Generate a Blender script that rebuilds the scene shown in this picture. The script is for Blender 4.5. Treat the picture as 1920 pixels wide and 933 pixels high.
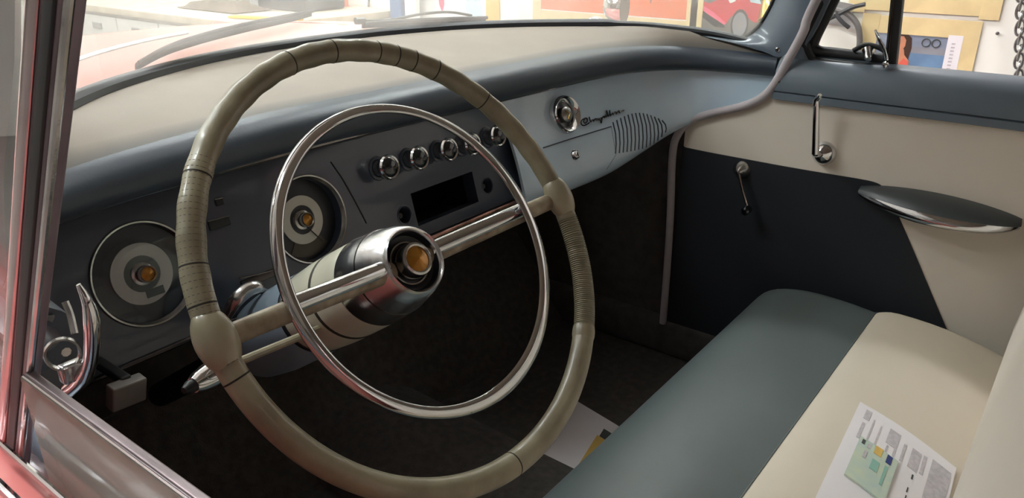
import bpy, math, random
from mathutils import Vector, Matrix
from mathutils.bvhtree import BVHTree

random.seed(7)
for o in list(bpy.data.objects):
    bpy.data.objects.remove(o)
SC = bpy.context.scene
COL = SC.collection

# ------------------------------------------------------------------ camera
# metres; x = towards the passenger side, y = towards the car's nose, z = up, garage floor at 0
FPX, PX, PY = 1459.0, 960.0, 466.5
HD, PT = math.radians(52.5), math.radians(22.7)
CAM = Vector((-.86, -.55, 1.30))
FW = Vector((math.sin(HD) * math.cos(PT), math.cos(HD) * math.cos(PT), -math.sin(PT)))
RT = Vector((math.cos(HD), -math.sin(HD), 0))
UPV = RT.cross(FW)
cam_data = bpy.data.cameras.new('camera')
cam_data.sensor_width = 36
cam_data.lens = FPX / 1920 * 36
cam_data.clip_start = .02
cam = bpy.data.objects.new('camera', cam_data)
COL.objects.link(cam)
m3 = Matrix((RT, UPV, -FW)).transposed()
cam.matrix_world = Matrix.Translation(CAM) @ m3.to_4x4()
SC.camera = cam

# ------------------------------------------------------------------ world and exposure
wd = bpy.data.worlds.new('world')
SC.world = wd
wd.use_nodes = True
wd.node_tree.nodes['Background'].inputs[0].default_value = (.9, .95, 1, 1)
wd.node_tree.nodes['Background'].inputs[1].default_value = .05
SC.view_settings.view_transform = 'Standard'
SC.view_settings.look = 'None'
SC.view_settings.gamma = 1
SC.view_settings.use_curve_mapping = False
SC.view_settings.exposure = 0.2
LAMP = 58.0            # strength of the ceiling lamps' diffusers


# ------------------------------------------------------------------ pixels to positions
def ray(u, v):
    return FW + RT * ((u - PX) / FPX) - UPV * ((v - PY) / FPX)


def U(u, v, x=None, y=None, z=None, d=None):
    r = ray(u, v)
    if x is not None: t = (x - CAM.x) / r.x
    elif y is not None: t = (y - CAM.y) / r.y
    elif z is not None: t = (z - CAM.z) / r.z
    else: t = d
    return CAM + r * t


def Upl(u, v, p0, n):
    r = ray(u, v)
    return CAM + r * ((p0 - CAM).dot(n) / r.dot(n))


# ------------------------------------------------------------------ materials
def lin(h):
    h = h.lstrip('#')
    out = []
    for i in (0, 2, 4):
        c = int(h[i:i + 2], 16) / 255
        out.append(c / 12.92 if c <= .04045 else ((c + .055) / 1.055) ** 2.4)
    return (*out, 1)


MATS = {}


def mat(name, col, rough=.5, metal=0, var=.06, vscale=8, bump=0, bscale=200, coat=0, spec=.5, col2=None, vcontrast=(.35, .65), sheen=0):
    m = bpy.data.materials.new(name)
    m.use_nodes = True
    nt = m.node_tree
    p = nt.nodes['Principled BSDF']
    c = lin(col)
    p.inputs['Roughness'].default_value = rough
    p.inputs['Metallic'].default_value = metal
    p.inputs['Specular IOR Level'].default_value = spec
    p.inputs['Coat Weight'].default_value = coat
    p.inputs['Coat Roughness'].default_value = .05
    p.inputs['Sheen Weight'].default_value = sheen
    tc = nt.nodes.new('ShaderNodeTexCoord')
    nz = nt.nodes.new('ShaderNodeTexNoise')
    nz.inputs['Scale'].default_value = vscale
    nz.inputs['Detail'].default_value = 5
    nt.links.new(tc.outputs['Object'], nz.inputs['Vector'])
    rp = nt.nodes.new('ShaderNodeValToRGB')
    rp.color_ramp.elements[0].position = vcontrast[0]
    rp.color_ramp.elements[1].position = vcontrast[1]
    rp.color_ramp.elements[0].color = lin(col2) if col2 else (c[0] * (1 - var), c[1] * (1 - var), c[2] * (1 - var), 1)
    rp.color_ramp.elements[1].color = c
    nt.links.new(nz.outputs['Fac'], rp.inputs['Fac'])
    nt.links.new(rp.outputs['Color'], p.inputs['Base Color'])
    if bump:
        n2 = nt.nodes.new('ShaderNodeTexNoise')
        n2.inputs['Scale'].default_value = bscale
        n2.inputs['Detail'].default_value = 3
        nt.links.new(tc.outputs['Object'], n2.inputs['Vector'])
        b = nt.nodes.new('ShaderNodeBump')
        b.inputs['Strength'].default_value = bump
        b.inputs['Distance'].default_value = .002
        nt.links.new(n2.outputs['Fac'], b.inputs['Height'])
        nt.links.new(b.outputs['Normal'], p.inputs['Normal'])
    MATS[name] = m
    return m


def glass(name, tint, haze, haze_col, rough=.02):  # pale film paints reflected haze into the glass, with some dust
    m = bpy.data.materials.new(name)
    m.use_nodes = True
    nt = m.node_tree
    nt.nodes.remove(nt.nodes['Principled BSDF'])
    out = nt.nodes['Material Output']
    tr = nt.nodes.new('ShaderNodeBsdfTransparent'); tr.inputs[0].default_value = lin(tint)
    gl = nt.nodes.new('ShaderNodeBsdfGlossy'); gl.inputs['Roughness'].default_value = rough
    lw = nt.nodes.new('ShaderNodeLayerWeight'); lw.inputs[0].default_value = .5
    pw = nt.nodes.new('ShaderNodeMath'); pw.operation = 'POWER'; pw.inputs[1].default_value = 5
    nt.links.new(lw.outputs['Facing'], pw.inputs[0])
    fr = nt.nodes.new('ShaderNodeMath'); fr.operation = 'MULTIPLY_ADD'; fr.inputs[1].default_value = .5; fr.inputs[2].default_value = .025
    nt.links.new(pw.outputs[0], fr.inputs[0])
    mx = nt.nodes.new('ShaderNodeMixShader')
    nt.links.new(fr.outputs[0], mx.inputs[0]); nt.links.new(tr.outputs[0], mx.inputs[1]); nt.links.new(gl.outputs[0], mx.inputs[2])
    df = nt.nodes.new('ShaderNodeBsdfTranslucent'); df.inputs[0].default_value = lin(haze_col)
    d2 = nt.nodes.new('ShaderNodeBsdfDiffuse'); d2.inputs[0].default_value = lin(haze_col)
    ad = nt.nodes.new('ShaderNodeMixShader'); ad.inputs[0].default_value = .5
    nt.links.new(df.outputs[0], ad.inputs[1]); nt.links.new(d2.outputs[0], ad.inputs[2])
    tc = nt.nodes.new('ShaderNodeTexCoord')
    nz = nt.nodes.new('ShaderNodeTexNoise'); nz.inputs['Scale'].default_value = 5; nz.inputs['Detail'].default_value = 4
    nt.links.new(tc.outputs['Object'], nz.inputs['Vector'])
    ml = nt.nodes.new('ShaderNodeMath'); ml.operation = 'MULTIPLY'; ml.inputs[1].default_value = haze * 2
    nt.links.new(nz.outputs['Fac'], ml.inputs[0])
    m2 = nt.nodes.new('ShaderNodeMixShader')
    nt.links.new(ml.outputs[0], m2.inputs[0]); nt.links.new(mx.outputs[0], m2.inputs[1]); nt.links.new(ad.outputs[0], m2.inputs[2])
    nt.links.new(m2.outputs[0], out.inputs[0])
    MATS[name] = m
    return m


def emit(name, col, s):
    m = bpy.data.materials.new(name); m.use_nodes = True
    p = m.node_tree.nodes['Principled BSDF']
    p.inputs['Base Color'].default_value = lin(col)
    p.inputs['Emission Color'].default_value = lin(col)
    p.inputs['Emission Strength'].default_value = s
    MATS[name] = m
    return m


mat('chrome', '#d9dadc', .08, 1, .05)
mat('chrome_hub', '#eceef0', .2, 1, .12, 30, .12, 90)
mat('arm_silver', '#f0f0f0', .35, .6, .05)
mat('chrome_worn', '#c2c0be', .22, 1, .35, 30, .15, 120)
mat('chrome_pink_reflection', '#c9b9ba', .2, 1, .3, 14, .1, 60)  # pink tint paints a reflection into the chrome
mat('chrome_dark', '#55504f', .25, 1, .3, 20)
mat('mauve_reflection', '#84757c', .35, .25, .4, 18, .1, 60)  # dark mauve colour stands in for what the chrome reflects
mat('blue_grey', '#6c7884', .25, 0, .05, 6, coat=.4)
mat('sill_paint', '#66717c', .42, 0, .05, 6, coat=.08)
mat('panel_dark', '#343c4b', .3, 0, .1, 10, .03, 90, coat=.35)
mat('light_blue', '#bfd3e3', .2, 0, .04, 5, coat=.7)
mat('armrest_grey', '#3c4143', .4, 0, .1, 9, .05, 300)
mat('roll_dark', '#414a55', .38, 0, .12, 9, .08, 300)
mat('cream_vinyl', '#dad0c3', .5, 0, .05, 6, .05, 400)
mat('cream_seat', '#d5cab8', .55, 0, .06, 5, .05, 500)
mat('grey_vinyl', '#5a6464', .45, 0, .1, 6, .05, 500)
mat('navy_panel', '#161a22', .7, 0, .15, 7, .2, 500)
mat('carpet', '#4d4843', .95, 0, .35, 60, .8, 350)
mat('carpet_side', '#4b4743', .95, 0, .3, 40, .6, 350)
mat('black', '#0b0b0c', .5, 0, .1)
mat('rubber', '#17191b', .55, 0, .2, 20)
mat('gasket', '#1d2126', .5, 0, .2, 20)
mat('windlace', '#b6aeb2', .75, 0, .1, 40, .3, 600)
mat('olive_wrap', '#9b947d', .34, 0, .3, 22, .25, 90, coat=.25, col2='#7d7560')
mat('olive_cord', '#858069', .35, 0, .2, 40, coat=.2)
mat('wrap_seam', '#2d271c', .7, 0, .3, 50)
mat('boss_cream', '#a79f88', .3, 0, .2, 14, .1, 60, coat=.3, col2='#857c66')
mat('cream_paint', '#cbc9b6', .28, 0, .15, 20, coat=.4)
mat('spoke_cream', '#a99d86', .4, 0, .4, 45, .5, 70, col2='#6e5c48')
mat('shroud_blue', '#7f909e', .35, 0, .06)
mat('dial_dark', '#24272c', .4, 0, .3, 25)
mat('dial_cream', '#d0cdc2', .5, 0, .08, 20)
mat('dial_brown', '#4d463a', .5, 0, .3, 20)
mat('amber', '#c08428', .25, .5, .3, 60, coat=.5)
mat('chrome_red_reflection', '#b98d80', .3, .8, .5, 40, col2='#5d4038')  # reddish reflection on chrome, put into the colour
mat('knob_black', '#0c0f14', .12, 0, .1, coat=.8)
mat('channel_brown', '#75696a', .35, .5, .3, 30)
mat('olive_dark', '#56503f', .5, 0, .3, 40)
mat('handle_grey', '#77736f', .5, .3, .2, 30)
mat('void', '#030303', .95)
mat('car_red', '#cd7a75', .25, 0, .05, 4, coat=.6)
mat('headliner', '#b9b1a4', .9, 0, .1, 10)
mat('wiper_grey', '#3f4644', .4, .3, .2, 30)
mat('paper', '#e9e4e6', .7, 0, .03, 12)
mat('print_grey', '#c8c2c6', .8, 0, .2, 150)
mat('print_green', '#c6d1b9', .7, 0, .2, 40, col2='#b7c9c3')
mat('print_teal', '#8fbcae', .7)
mat('print_yellow', '#d9b562', .7)
mat('print_blue', '#33407a', .7)
mat('print_dark', '#4b4e4b', .8)
mat('wall_paint', '#f2f0e6', .85, 0, .05, 2, .1, 40)
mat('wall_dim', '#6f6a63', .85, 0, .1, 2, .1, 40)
mat('ceiling_paint', '#e6e4de', .9, 0, .04, 2)
mat('concrete', '#8b8780', .8, 0, .2, 3, .2, 30)
mat('tape', '#e3cc98', .7, 0, .15, 10)
mat('tape_amber', '#e3b75f', .7, 0, .15, 10)
mat('poster_white', '#eceae6', .6, 0, .05, 6)
mat('poster_grey', '#8f9096', .55, 0, .2, 9)
mat('poster_orange', '#e8743f', .55, 0, .1, 8)
mat('poster_red', '#d3283a', .45, 0, .15, 12)
mat('poster_pink', '#e8607e', .5)
mat('poster_road', '#6e6a64', .6, 0, .3, 14)
mat('poster_steel', '#8d96a8', .5, 0, .3, 10)
mat('poster_sea', '#6f8fb2', .5, 0, .3, 10)
mat('poster_cyan', '#3aa7c9', .5)
mat('skin', '#c98767', .6, 0, .15, 30)
mat('hair', '#3d2418', .6)
mat('coral', '#d8604f', .6)
mat('post_blue', '#5f7da8', .5, 0, .15, 12)
mat('bench_wood', '#cdbfa8', .6, 0, .2, 9)
mat('bench_paint', '#d5d2cc', .6, 0, .08, 8)
mat('slot_grey', '#8f8d8a', .6)
mat('rag_brown', '#6a5c4b', .9, 0, .4, 12, .6, 40)
mat('plastic_dark', '#35363a', .5, 0, .2, 20)
mat('plastic_grey', '#9a9a9c', .6)
mat('yellow_rule', '#e9b42c', .5)
mat('orange_can', '#e8743f', .4)
mat('pale_blue', '#c3d6de', .6)
mat('brass', '#c9a352', .25, .9, .2, 20)
mat('steel', '#a8a8a6', .3, 1, .2, 30)
mat('cable_grey', '#6d6a68', .5)
mat('cloth_grey', '#b8b6b4', .85, 0, .2, 14)
mat('tyre', '#26262a', .8)
glass('windshield_glass', '#f6faf8', .2, '#f3efe9')
glass('window_glass', '#d9dcda', .30, '#cfc6b8', .04)  # beige film stands in for the reflection on the driver glass
glass('vent_glass', '#f8faf9', .015, '#f3efe9')
glass('gauge_glass', '#f4f6f8', .02, '#9aa0a8')
emit('lamp_diffuser', '#fbfcff', LAMP)


# ------------------------------------------------------------------ mesh building
def cross_frame(d, hint=Vector((0, 0, 1))):
    d = d.normalized()
    if abs(d.dot(hint)) > .98: hint = Vector((1, 0, 0))
    a = d.cross(hint).normalized()
    return a, d.cross(a).normalized()


class B:
    def __init__(s):
        s.v = []; s.f = []

    def grid(s, rows, cu=False, cv=False, flip=False):
        o = len(s.v); n = len(rows); m = len(rows[0])
        for r in rows: s.v += [Vector(p) for p in r]
        for i in range(n if cu else n - 1):
            for j in range(m if cv else m - 1):
                a, b = o + i * m + j, o + i * m + (j + 1) % m
                c, d = o + (i + 1) % n * m + (j + 1) % m, o + (i + 1) % n * m + j
                s.f.append((a, d, c, b) if flip else (a, b, c, d))
        return s

    def cap(s, pts, flip=False):
        o = len(s.v); s.v += [Vector(p) for p in pts]
        idx = list(range(o, o + len(pts)))
        s.f.append(tuple(reversed(idx)) if flip else tuple(idx)); return s

    def tube(s, pts, r, seg=12, closed=False, caps=True, flat=1.0, hint=Vector((0, 0, 1))):
        pts = [Vector(p) for p in pts]; n = len(pts)
        rs = r if isinstance(r, (list, tuple)) else [r] * n
        rows = []; pa = None
        for i, p in enumerate(pts):
            if closed: d = pts[(i + 1) % n] - pts[i - 1]
            else: d = pts[min(i + 1, n - 1)] - pts[max(i - 1, 0)]
            d.normalize()
            if pa is None or closed and hint is not None and abs(d.dot(hint)) < .95: a, b = cross_frame(d, hint)
            else:
                a = (pa - d * pa.dot(d)).normalized(); b = d.cross(a)
            pa = a
            rows.append([p + (a * math.cos(k * 2 * math.pi / seg) + b * flat * math.sin(k * 2 * math.pi / seg)) * rs[i] for k in range(seg)])
        s.grid(rows, cu=closed, cv=True)
        if not closed and caps: s.cap(rows[0]); s.cap(rows[-1], True)
        return s

    def lathe(s, prof, org, ax, seg=32, a0=None):
        org = Vector(org); ax = Vector(ax).normalized(); a, b = cross_frame(ax)
        rows = []
        for r, h in prof:
            rows.append([org + ax * h + (a * math.cos(k * 2 * math.pi / seg) + b * math.sin(k * 2 * math.pi / seg)) * max(r, 1e-5) for k in range(seg)])
        return s.grid(rows, cv=True)

    def box(s, c, sz, X=Vector((1, 0, 0)), Y=Vector((0, 1, 0)), Z=None, bev=0):
        c = Vector(c); Z = Z or X.cross(Y)
        hx, hy, hz = [q / 2 for q in sz]
        b = min(bev, hx * .9, hy * .9, hz * .9)
        if b <= 0:
            P = [c + X * (hx * i) + Y * (hy * j) + Z * (hz * k) for k in (-1, 1) for j in (-1, 1) for i in (-1, 1)]
            o = len(s.v); s.v += P
            for q in ((0, 2, 3, 1), (4, 5, 7, 6), (0, 1, 5, 4), (2, 6, 7, 3), (0, 4, 6, 2), (1, 3, 7, 5)): s.f.append(tuple(o + w for w in q))
            return s
        def ring(ix, iy, z):
            out = []
            for sx, sy, a in ((1, 1, 0), (-1, 1, 90), (-1, -1, 180), (1, -1, 270)):
                for k in range(4):
                    t = math.radians(a + k * 30)
                    out.append(c + X * (sx * (hx - b) + (b - ix) * math.cos(t)) + Y * (sy * (hy - b) + (b - iy) * math.sin(t)) + Z * z)
            return out
        rows = []
        for k in range(4):
            t = math.radians(k * 30); rows.append(ring(b * (1 - math.sin(t)), b * (1 - math.sin(t)), -hz + b * (1 - math.cos(t))))
        for k in range(3, -1, -1):
            t = math.radians(k * 30); rows.append(ring(b * (1 - math.sin(t)), b * (1 - math.sin(t)), hz - b * (1 - math.cos(t))))
        s.grid(rows, cv=True); s.cap(rows[0], True); s.cap(rows[-1])
        return s

    def prism(s, pts, off):
        pts = [Vector(p) for p in pts]; off = Vector(off); n = len(pts); o = len(s.v)
        s.v += pts + [p + off for p in pts]
        s.f.append(tuple(range(o, o + n))); s.f.append(tuple(range(o + 2 * n - 1, o + n - 1, -1)))
        for i in range(n):
            j = (i + 1) % n; s.f.append((o + i, o + n + i, o + n + j, o + j))
        return s

    def ell(s, c, rx, ry, rz, X=Vector((1, 0, 0)), Y=Vector((0, 1, 0)), Z=None, seg=20, rings=12):
        Z = Z or X.cross(Y); c = Vector(c); rows = []
        for i in range(rings + 1):
            t = math.pi * i / rings; st = max(math.sin(t), 1e-4)
            rows.append([c + X * (rx * st * math.cos(k * 2 * math.pi / seg)) + Y * (ry * st * math.sin(k * 2 * math.pi / seg)) + Z * (-rz * math.cos(t)) for k in range(seg)])
        return s.grid(rows, cv=True)

    def sheet(s, rows, th):
        """a grid of points given thickness along its normals"""
        n, m = len(rows), len(rows[0]); R = [[Vector(p) for p in r] for r in rows]
        N = []
        for i in range(n):
            q = []
            for j in range(m):
                du = R[min(i + 1, n - 1)][j] - R[max(i - 1, 0)][j]; dv = R[i][min(j + 1, m - 1)] - R[i][max(j - 1, 0)]
                q.append(du.cross(dv).normalized())
            N.append(q)
        back = [[R[i][j] - N[i][j] * th for j in range(m)] for i in range(n)]
        s.grid(R); s.grid(back, flip=True)
        s.grid([R[0], back[0]], flip=False); s.grid([R[-1], back[-1]], flip=True)
        s.grid([[r[0] for r in R], [r[0] for r in back]], flip=True); s.grid([[r[-1] for r in R], [r[-1] for r in back]])
        return s

    def build(s, name, m, parent=None, smooth=35, recalc=True):
        o0 = parent['_w'] if parent is not None and '_w' in parent else (0, 0, 0)
        o0 = Vector(o0)
        lo = Vector([min(p[i] for p in s.v) for i in range(3)]); hi = Vector([max(p[i] for p in s.v) for i in range(3)])
        c = (lo + hi) / 2
        me = bpy.data.meshes.new(name)
        me.from_pydata([p - c for p in s.v], [], s.f)
        if recalc:
            import bmesh
            bm = bmesh.new(); bm.from_mesh(me)
            bmesh.ops.remove_doubles(bm, verts=bm.verts, dist=2e-6)
            bmesh.ops.recalc_face_normals(bm, faces=bm.faces)
            bm.to_mesh(me); bm.free()
        me.polygons.foreach_set('use_smooth', [True] * len(me.polygons))
        me.set_sharp_from_angle(angle=math.radians(smooth))
        me.materials.append(MATS[m])
        o = bpy.data.objects.new(name, me); COL.objects.link(o)
        o.location = c - o0
        o['_w'] = tuple(c)
        if parent is not None: o.parent = parent
        return o

    def bvh(s):
        return BVHTree.FromPolygons(s.v, s.f)


def thing(name, loc, label, cat, group=None, kind=None):
    o = bpy.data.objects.new(name, None); COL.objects.link(o)
    o.empty_display_size = .05
    o.location = loc; o['_w'] = tuple(loc)
    return tag(o, label, cat, group, kind)


def tag(o, label, cat=None, group=None, kind=None):
    if label: o['label'] = label
    if cat: o['category'] = cat
    if group: o['group'] = group
    if kind: o['kind'] = kind
    return o


def cut(ob, cutters):
    for c in cutters:
        md = ob.modifiers.new('cut', 'BOOLEAN'); md.operation = 'DIFFERENCE'; md.object = c; md.solver = 'EXACT'
    dg = bpy.context.evaluated_depsgraph_get(); dg.update()
    me = bpy.data.meshes.new_from_object(ob.evaluated_get(dg))
    ob.modifiers.clear(); ob.data = me
    for c in cutters: bpy.data.objects.remove(c)
    me.polygons.foreach_set('use_smooth', [True] * len(me.polygons))
    me.set_sharp_from_angle(angle=math.radians(30))


def cr(pts, n):
    """Catmull-Rom through points, n samples per span"""
    P = [Vector(p) for p in pts]; P = [P[0] * 2 - P[1]] + P + [P[-1] * 2 - P[-2]]
    out = []
    for i in range(1, len(P) - 2):
        for k in range(n):
            t = k / n; a, b, c, d = P[i - 1:i + 3]
            out.append(.5 * ((2 * b) + (c - a) * t + (2 * a - 5 * b + 4 * c - d) * t * t + (3 * b - a - 3 * c + d) * t ** 3))
    out.append(P[-2]); return out


def rc(bvh, u, v, off=0):
    l, n, i, d = bvh.ray_cast(CAM, ray(u, v).normalized())
    if l is None: return None, None
    if n.dot(CAM - l) < 0: n = -n
    return l + n * off, n


X1, Y1, Z1 = Vector((1, 0, 0)), Vector((0, 1, 0)), Vector((0, 0, 1))

# ================================================================== garage shell
RX0, RX1, RY0, RY1, RH = -4.2, 2.4, -4.0, 6.5, 3.1


def wall(name, c, sz, m, label, cat='wall'):
    o = B().box(c, sz).build(name, m); tag(o, label, cat, kind='structure'); return o


wall('floor', ((RX0 + RX1) / 2, (RY0 + RY1) / 2, -.05), (RX1 - RX0, RY1 - RY0, .1), 'concrete', 'grey concrete floor of the garage under the car', 'floor')
wall('ceiling', ((RX0 + RX1) / 2, (RY0 + RY1) / 2, RH + .05), (RX1 - RX0, RY1 - RY0, .1), 'ceiling_paint', 'plain off-white ceiling of the garage above the car', 'ceiling')
wall('wall_right', (RX1 + .05, (RY0 + RY1) / 2, RH / 2), (.1, RY1 - RY0, RH), 'wall_paint', 'off-white garage wall with taped-up posters beyond the passenger side')
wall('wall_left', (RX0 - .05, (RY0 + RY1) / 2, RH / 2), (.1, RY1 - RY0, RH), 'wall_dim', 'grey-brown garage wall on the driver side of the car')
wall('wall_front', ((RX0 + RX1) / 2, RY1 + .05, RH / 2), (RX1 - RX0, .1, RH), 'wall_paint', 'off-white garage wall ahead of the car bonnet')
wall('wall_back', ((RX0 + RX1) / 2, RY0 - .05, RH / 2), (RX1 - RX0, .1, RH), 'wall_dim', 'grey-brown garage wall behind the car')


def ceiling_lamp(x, y, label, L=1.5, ax=Y1):
    t = thing('ceiling_lamp', (x, y, RH), label, 'lamp', 'ceiling lamps of the garage')
    bx = ax.cross(Z1)
    B().box((x, y, RH - .03), (L + .06, .26, .06), ax, bx, bev=.01).build('housing', 'bench_paint', t)
    B().box((x, y, RH - .068), (L, .2, .016), ax, bx, bev=.004).build('diffuser', 'lamp_diffuser', t)


LAMPS = [(-1.05, 1.25, 'added over the driver-side fender to light the door and dash'), (-1.9, 2.3, 'over the driver side ahead of the wheel'),  # fender lamp is an unseen addition that brightens door and dash
         (1.75, .9, 'over the poster wall beside the passenger door'), (1.6, 3.4, 'over the workbench'),
         (-.2, 2.4, 'over the bonnet'), (-.4, 4.6, 'nearest the front wall'), (0, -2.9, 'nearest the back wall')]
for x, y, w in LAMPS:
    ceiling_lamp(x, y, 'long fluorescent ceiling lamp ' + w, 1.5, X1 if abs(x) < .9 else Y1)

# ================================================================== car body
car = thing('car', (0, 0, 0), 'red car body with blue-grey pillars, curved windscreen and dark carpeted footwell', 'car')

# curves of the dash: T = chrome trim line at the top of the face, G = foot of the windscreen
TR = [(0, .272, 1.03), (.1, .269, 1.03), (.2, .263, 1.03), (.3, .257, 1.03), (.42, .249, 1.03), (.52, .234, 1.03), (.6, .198, 1.03), (.65, .145, 1.03), (.676, .07, 1.03), (.688, -.022, 1.03)]
GR = [(0, .6, 1.1), (.12, .598, 1.1), (.22, .583, 1.1), (.36, .535, 1.1), (.47, .463, 1.1), (.56, .37, 1.1), (.625, .275, 1.1), (.655, .19, 1.096), (.676, .1, 1.088), (.69, -.022, 1.066)]
HR = [(0, .16, 1.46), (.1, .157, 1.46), (.2, .147, 1.46), (.3, .128, 1.46), (.4, .1, 1.46), (.48, .062, 1.458), (.54, .018, 1.452), (.585, -.03, 1.445), (.615, -.08, 1.435), (.632, -.125, 1.42)]


def sym(c):
    return [Vector((-x, y, z)) for x, y, z in reversed(c[1:])] + [Vector(p) for p in c]


NS = 4
TL = [(-.688, -.022, 1.03), (-.678, .1, 1.03), (-.655, .19, 1.03), (-.61, .24, 1.03), (-.53, .266, 1.03), (-.42, .275, 1.03), (-.3, .28, 1.03), (-.2, .28, 1.03), (-.1, .276, 1.03)]
Tc = cr([Vector(p) for p in TL + TR], NS); GL = [(-.69, -.022, 1.066), (-.672, .08, 1.085), (-.65, .16, 1.095), (-.605, .255, 1.1), (-.525, .35, 1.1), (-.43, .44, 1.1), (-.34, .5, 1.1), (-.22, .556, 1.1), (-.1, .59, 1.1)]
Gc = cr([Vector(p) for p in GL + GR], NS); Hc = cr(sym(HR), NS)
NC = len(Tc)

# windscreen glass: bowed loft between its foot and its header
rows = []
for k in range(9):
    f = k / 8
    rows.append([Gc[i].lerp(Hc[i], f) + Vector((Gc[i].x * .06, .05 if abs(Gc[i].x) < .6 else .05 * max(0, 1 - (abs(Gc[i].x) - .6) / .09), 0)) * math.sin(math.pi * f) + Vector((0, 0, .006)) for i in range(NC)])
wsb = B().grid(rows); WS = wsb.bvh()
B().sheet(rows, .005).build('windscreen', 'windshield_glass', car, 60)
gk = [p + Vector((0, -.004, .004)) for p in Gc]
B().tube(gk, [.015 if abs(p.x) < .6 else .010 for p in gk], 10, flat=.8).build('windscreen_gasket', 'gasket', car)
B().tube([p + Vector((0, .004, -.004)) for p in Hc], .016, 8).build('windscreen_header', 'blue_grey', car)

# roof, rear shell
rf = []
for i in range(13):
    f = i / 12; y = .16 - 1.95 * f
    row = []
    for j in range(17):
        g = -1 + 2 * j / 16
        wx = .64
        hz = 1.475 + .06 * math.sin(math.pi * min(1, f * 1.1 + .05)) * (1 - abs(g) ** 3)
        yy = y if f > 0 else y - .28 * abs(g) ** 2.2
        row.append((wx * g, yy if i else yy, hz - .05 * abs(g) ** 6))
    rf.append(row)
B().sheet(rf, -.03).build('roof', 'headliner', car, 60)
for s in (-1, 1):
    B().prism([(s * .66, -.98, .3), (s * .66, -.98, 1.03), (s * .62, -1.02, 1.44), (s * .62, -1.1, 1.44), (s * .66, -1.1, 1.05), (s * .68, -2.1, 1.05), (s * .68, -2.1, .3)], (s * .1, 0, 0)).build('rear_quarter', 'car_red', car)
    B().prism([(s * .62, -1.62, 1.45), (s * .66, -2.05, 1.04), (s * .66, -1.75, 1.04), (s * .62, -1.5, 1.45)], (s * .04, 0, 0)).build('rear_pillar', 'car_red', car)
B().box((0, -1.5, .7), (1.32, .08, .72), bev=.02).build('rear_bulkhead', 'carpet_side', car)
B().box((0, -1.8, 1.03), (1.36, .6, .04), bev=.01).build('parcel_shelf', 'carpet_side', car)

# floor, tunnel, firewall
FZ = .345
B().box((0, -.4, FZ - .02), (1.36, 2.2, .04), bev=.004).build('floor_pan', 'carpet', car)
tun = []
for i in range(10):
    y = .66 - 1.9 * i / 9
    tun.append([(.16 * math.cos(math.pi * k / 10), y, FZ - .01 + (.07 + .05 * max(0, y)) * math.sin(math.pi * k / 10)) for k in range(11)])
B().grid(tun).build('transmission_tunnel', 'carpet', car, 60)
B().prism([(-.68, .62, FZ), (-.68, .44, FZ), (-.68, .62, .56)], (1.36, 0, 0)).build('toe_board', 'carpet', car)
B().box((0, .64, .69), (1.38, .04, .69), bev=.004).build('firewall', 'carpet_side', car)
for s in (-1, 1):
    B().box((s * .685, .39, .67), (.03, .48, .68), bev=.006).build('kick_panel', 'carpet_side', car)
    B().box((s * .70, -.35, .39), (.1, 1.9, .1), bev=.02).build('rocker_sill', 'carpet_side', car)

# cowl and bonnet with fenders
def foot_y(x):
    for i in range(NC - 1):
        if Gc[i].x <= x <= Gc[i + 1].x:
            return Gc[i].y + (Gc[i + 1].y - Gc[i].y) * (x - Gc[i].x) / max(1e-6, Gc[i + 1].x - Gc[i].x)
    return .1


rows = []
for j in range(33):
    x = -.86 + 1.72 * j / 32
    ax = abs(x)
    row = []
    for i in range(25):
        f = i / 24
        y0 = max(.1, foot_y(x)) if ax < .69 else .1
        y = y0 + .02 + (2.15 - y0) * f
        crown = 1.09 - .05 * f - .16 * f ** 4
        edge = max(0, ax - .5) / .36
        z = crown - .16 * edge ** 2.6 - .012 * (1 if .5 < ax < .54 else 0)
        z -= .015 * (1 - f) ** 3 if ax < .6 else 0
        row.append((x, y, z))
    rows.append(row)
B().sheet(rows, .02).build('bonnet', 'car_red', car, 60)
for s in (-1, 1):
    B().box((s * .84, 1.1, .72), (.06, 2.1, .5), bev=.025).build('fender', 'car_red', car)
B().box((0, 2.12, .7), (1.66, .08, .44), bev=.03).build('nose_panel', 'car_red', car)
for sx in (-1, 1):
    for yy in (1.45, -1.85):
        w = B().lathe([(.0, -.09), (.2, -.09), (.31, -.075), (.325, -.04), (.325, .04), (.31, .075), (.2, .09), (0, .09)], (sx * .7, yy, .325), X1, 36).build('wheel', 'tyre', car)

# passenger A-pillar: blue-grey pressed panel between the glass edge and the door seal
glass_edge = [U(1268, 50, x=.672), U(1300, 56, x=.684), U(1340, 65, x=.688), U(1375, 71, x=.69), U(1402, 66, x=.69), U(1424, 48, x=.69), U(1440, 22, x=.69), U(1452, -3, x=.69)]
seal_edge = [U(1272, 58, x=.664), U(1310, 67, x=.664), U(1350, 75, x=.664), U(1395, 86, x=.664), U(1432, 97, x=.664), U(1468, 106, x=.662), U(1500, 62, x=.662), U(1524, 10, x=.662)]
for f in (.35, .7, 1.0):
    glass_edge.append(glass_edge[7].lerp(Vector((.635, -.105, 1.44)), f)); seal_edge.append(seal_edge[7].lerp(Vector((.62, -.17, 1.45)), f))


def pillar(ge, se, name, m):
    rows = []
    for i in range(len(ge)):
        a, b = ge[i], se[i]; r = []
        sgn = 1 if a.x > 0 else -1
        for k in range(9):
            t = k / 8
            r.append(a.lerp(b, t) + Vector((-sgn * .012, -.004, .004)) * math.sin(math.pi * t) * min(1, (a - b).length / .06))
        rows.append(r)
    rr = [cr([rows[i][k] for i in range(len(ge))], 4) for k in range(9)]
    return B().sheet([[rr[k][i] for k in range(9)] for i in range(len(rr[0]))], -.006 if ge[0].x > 0 else .006), rr


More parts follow.
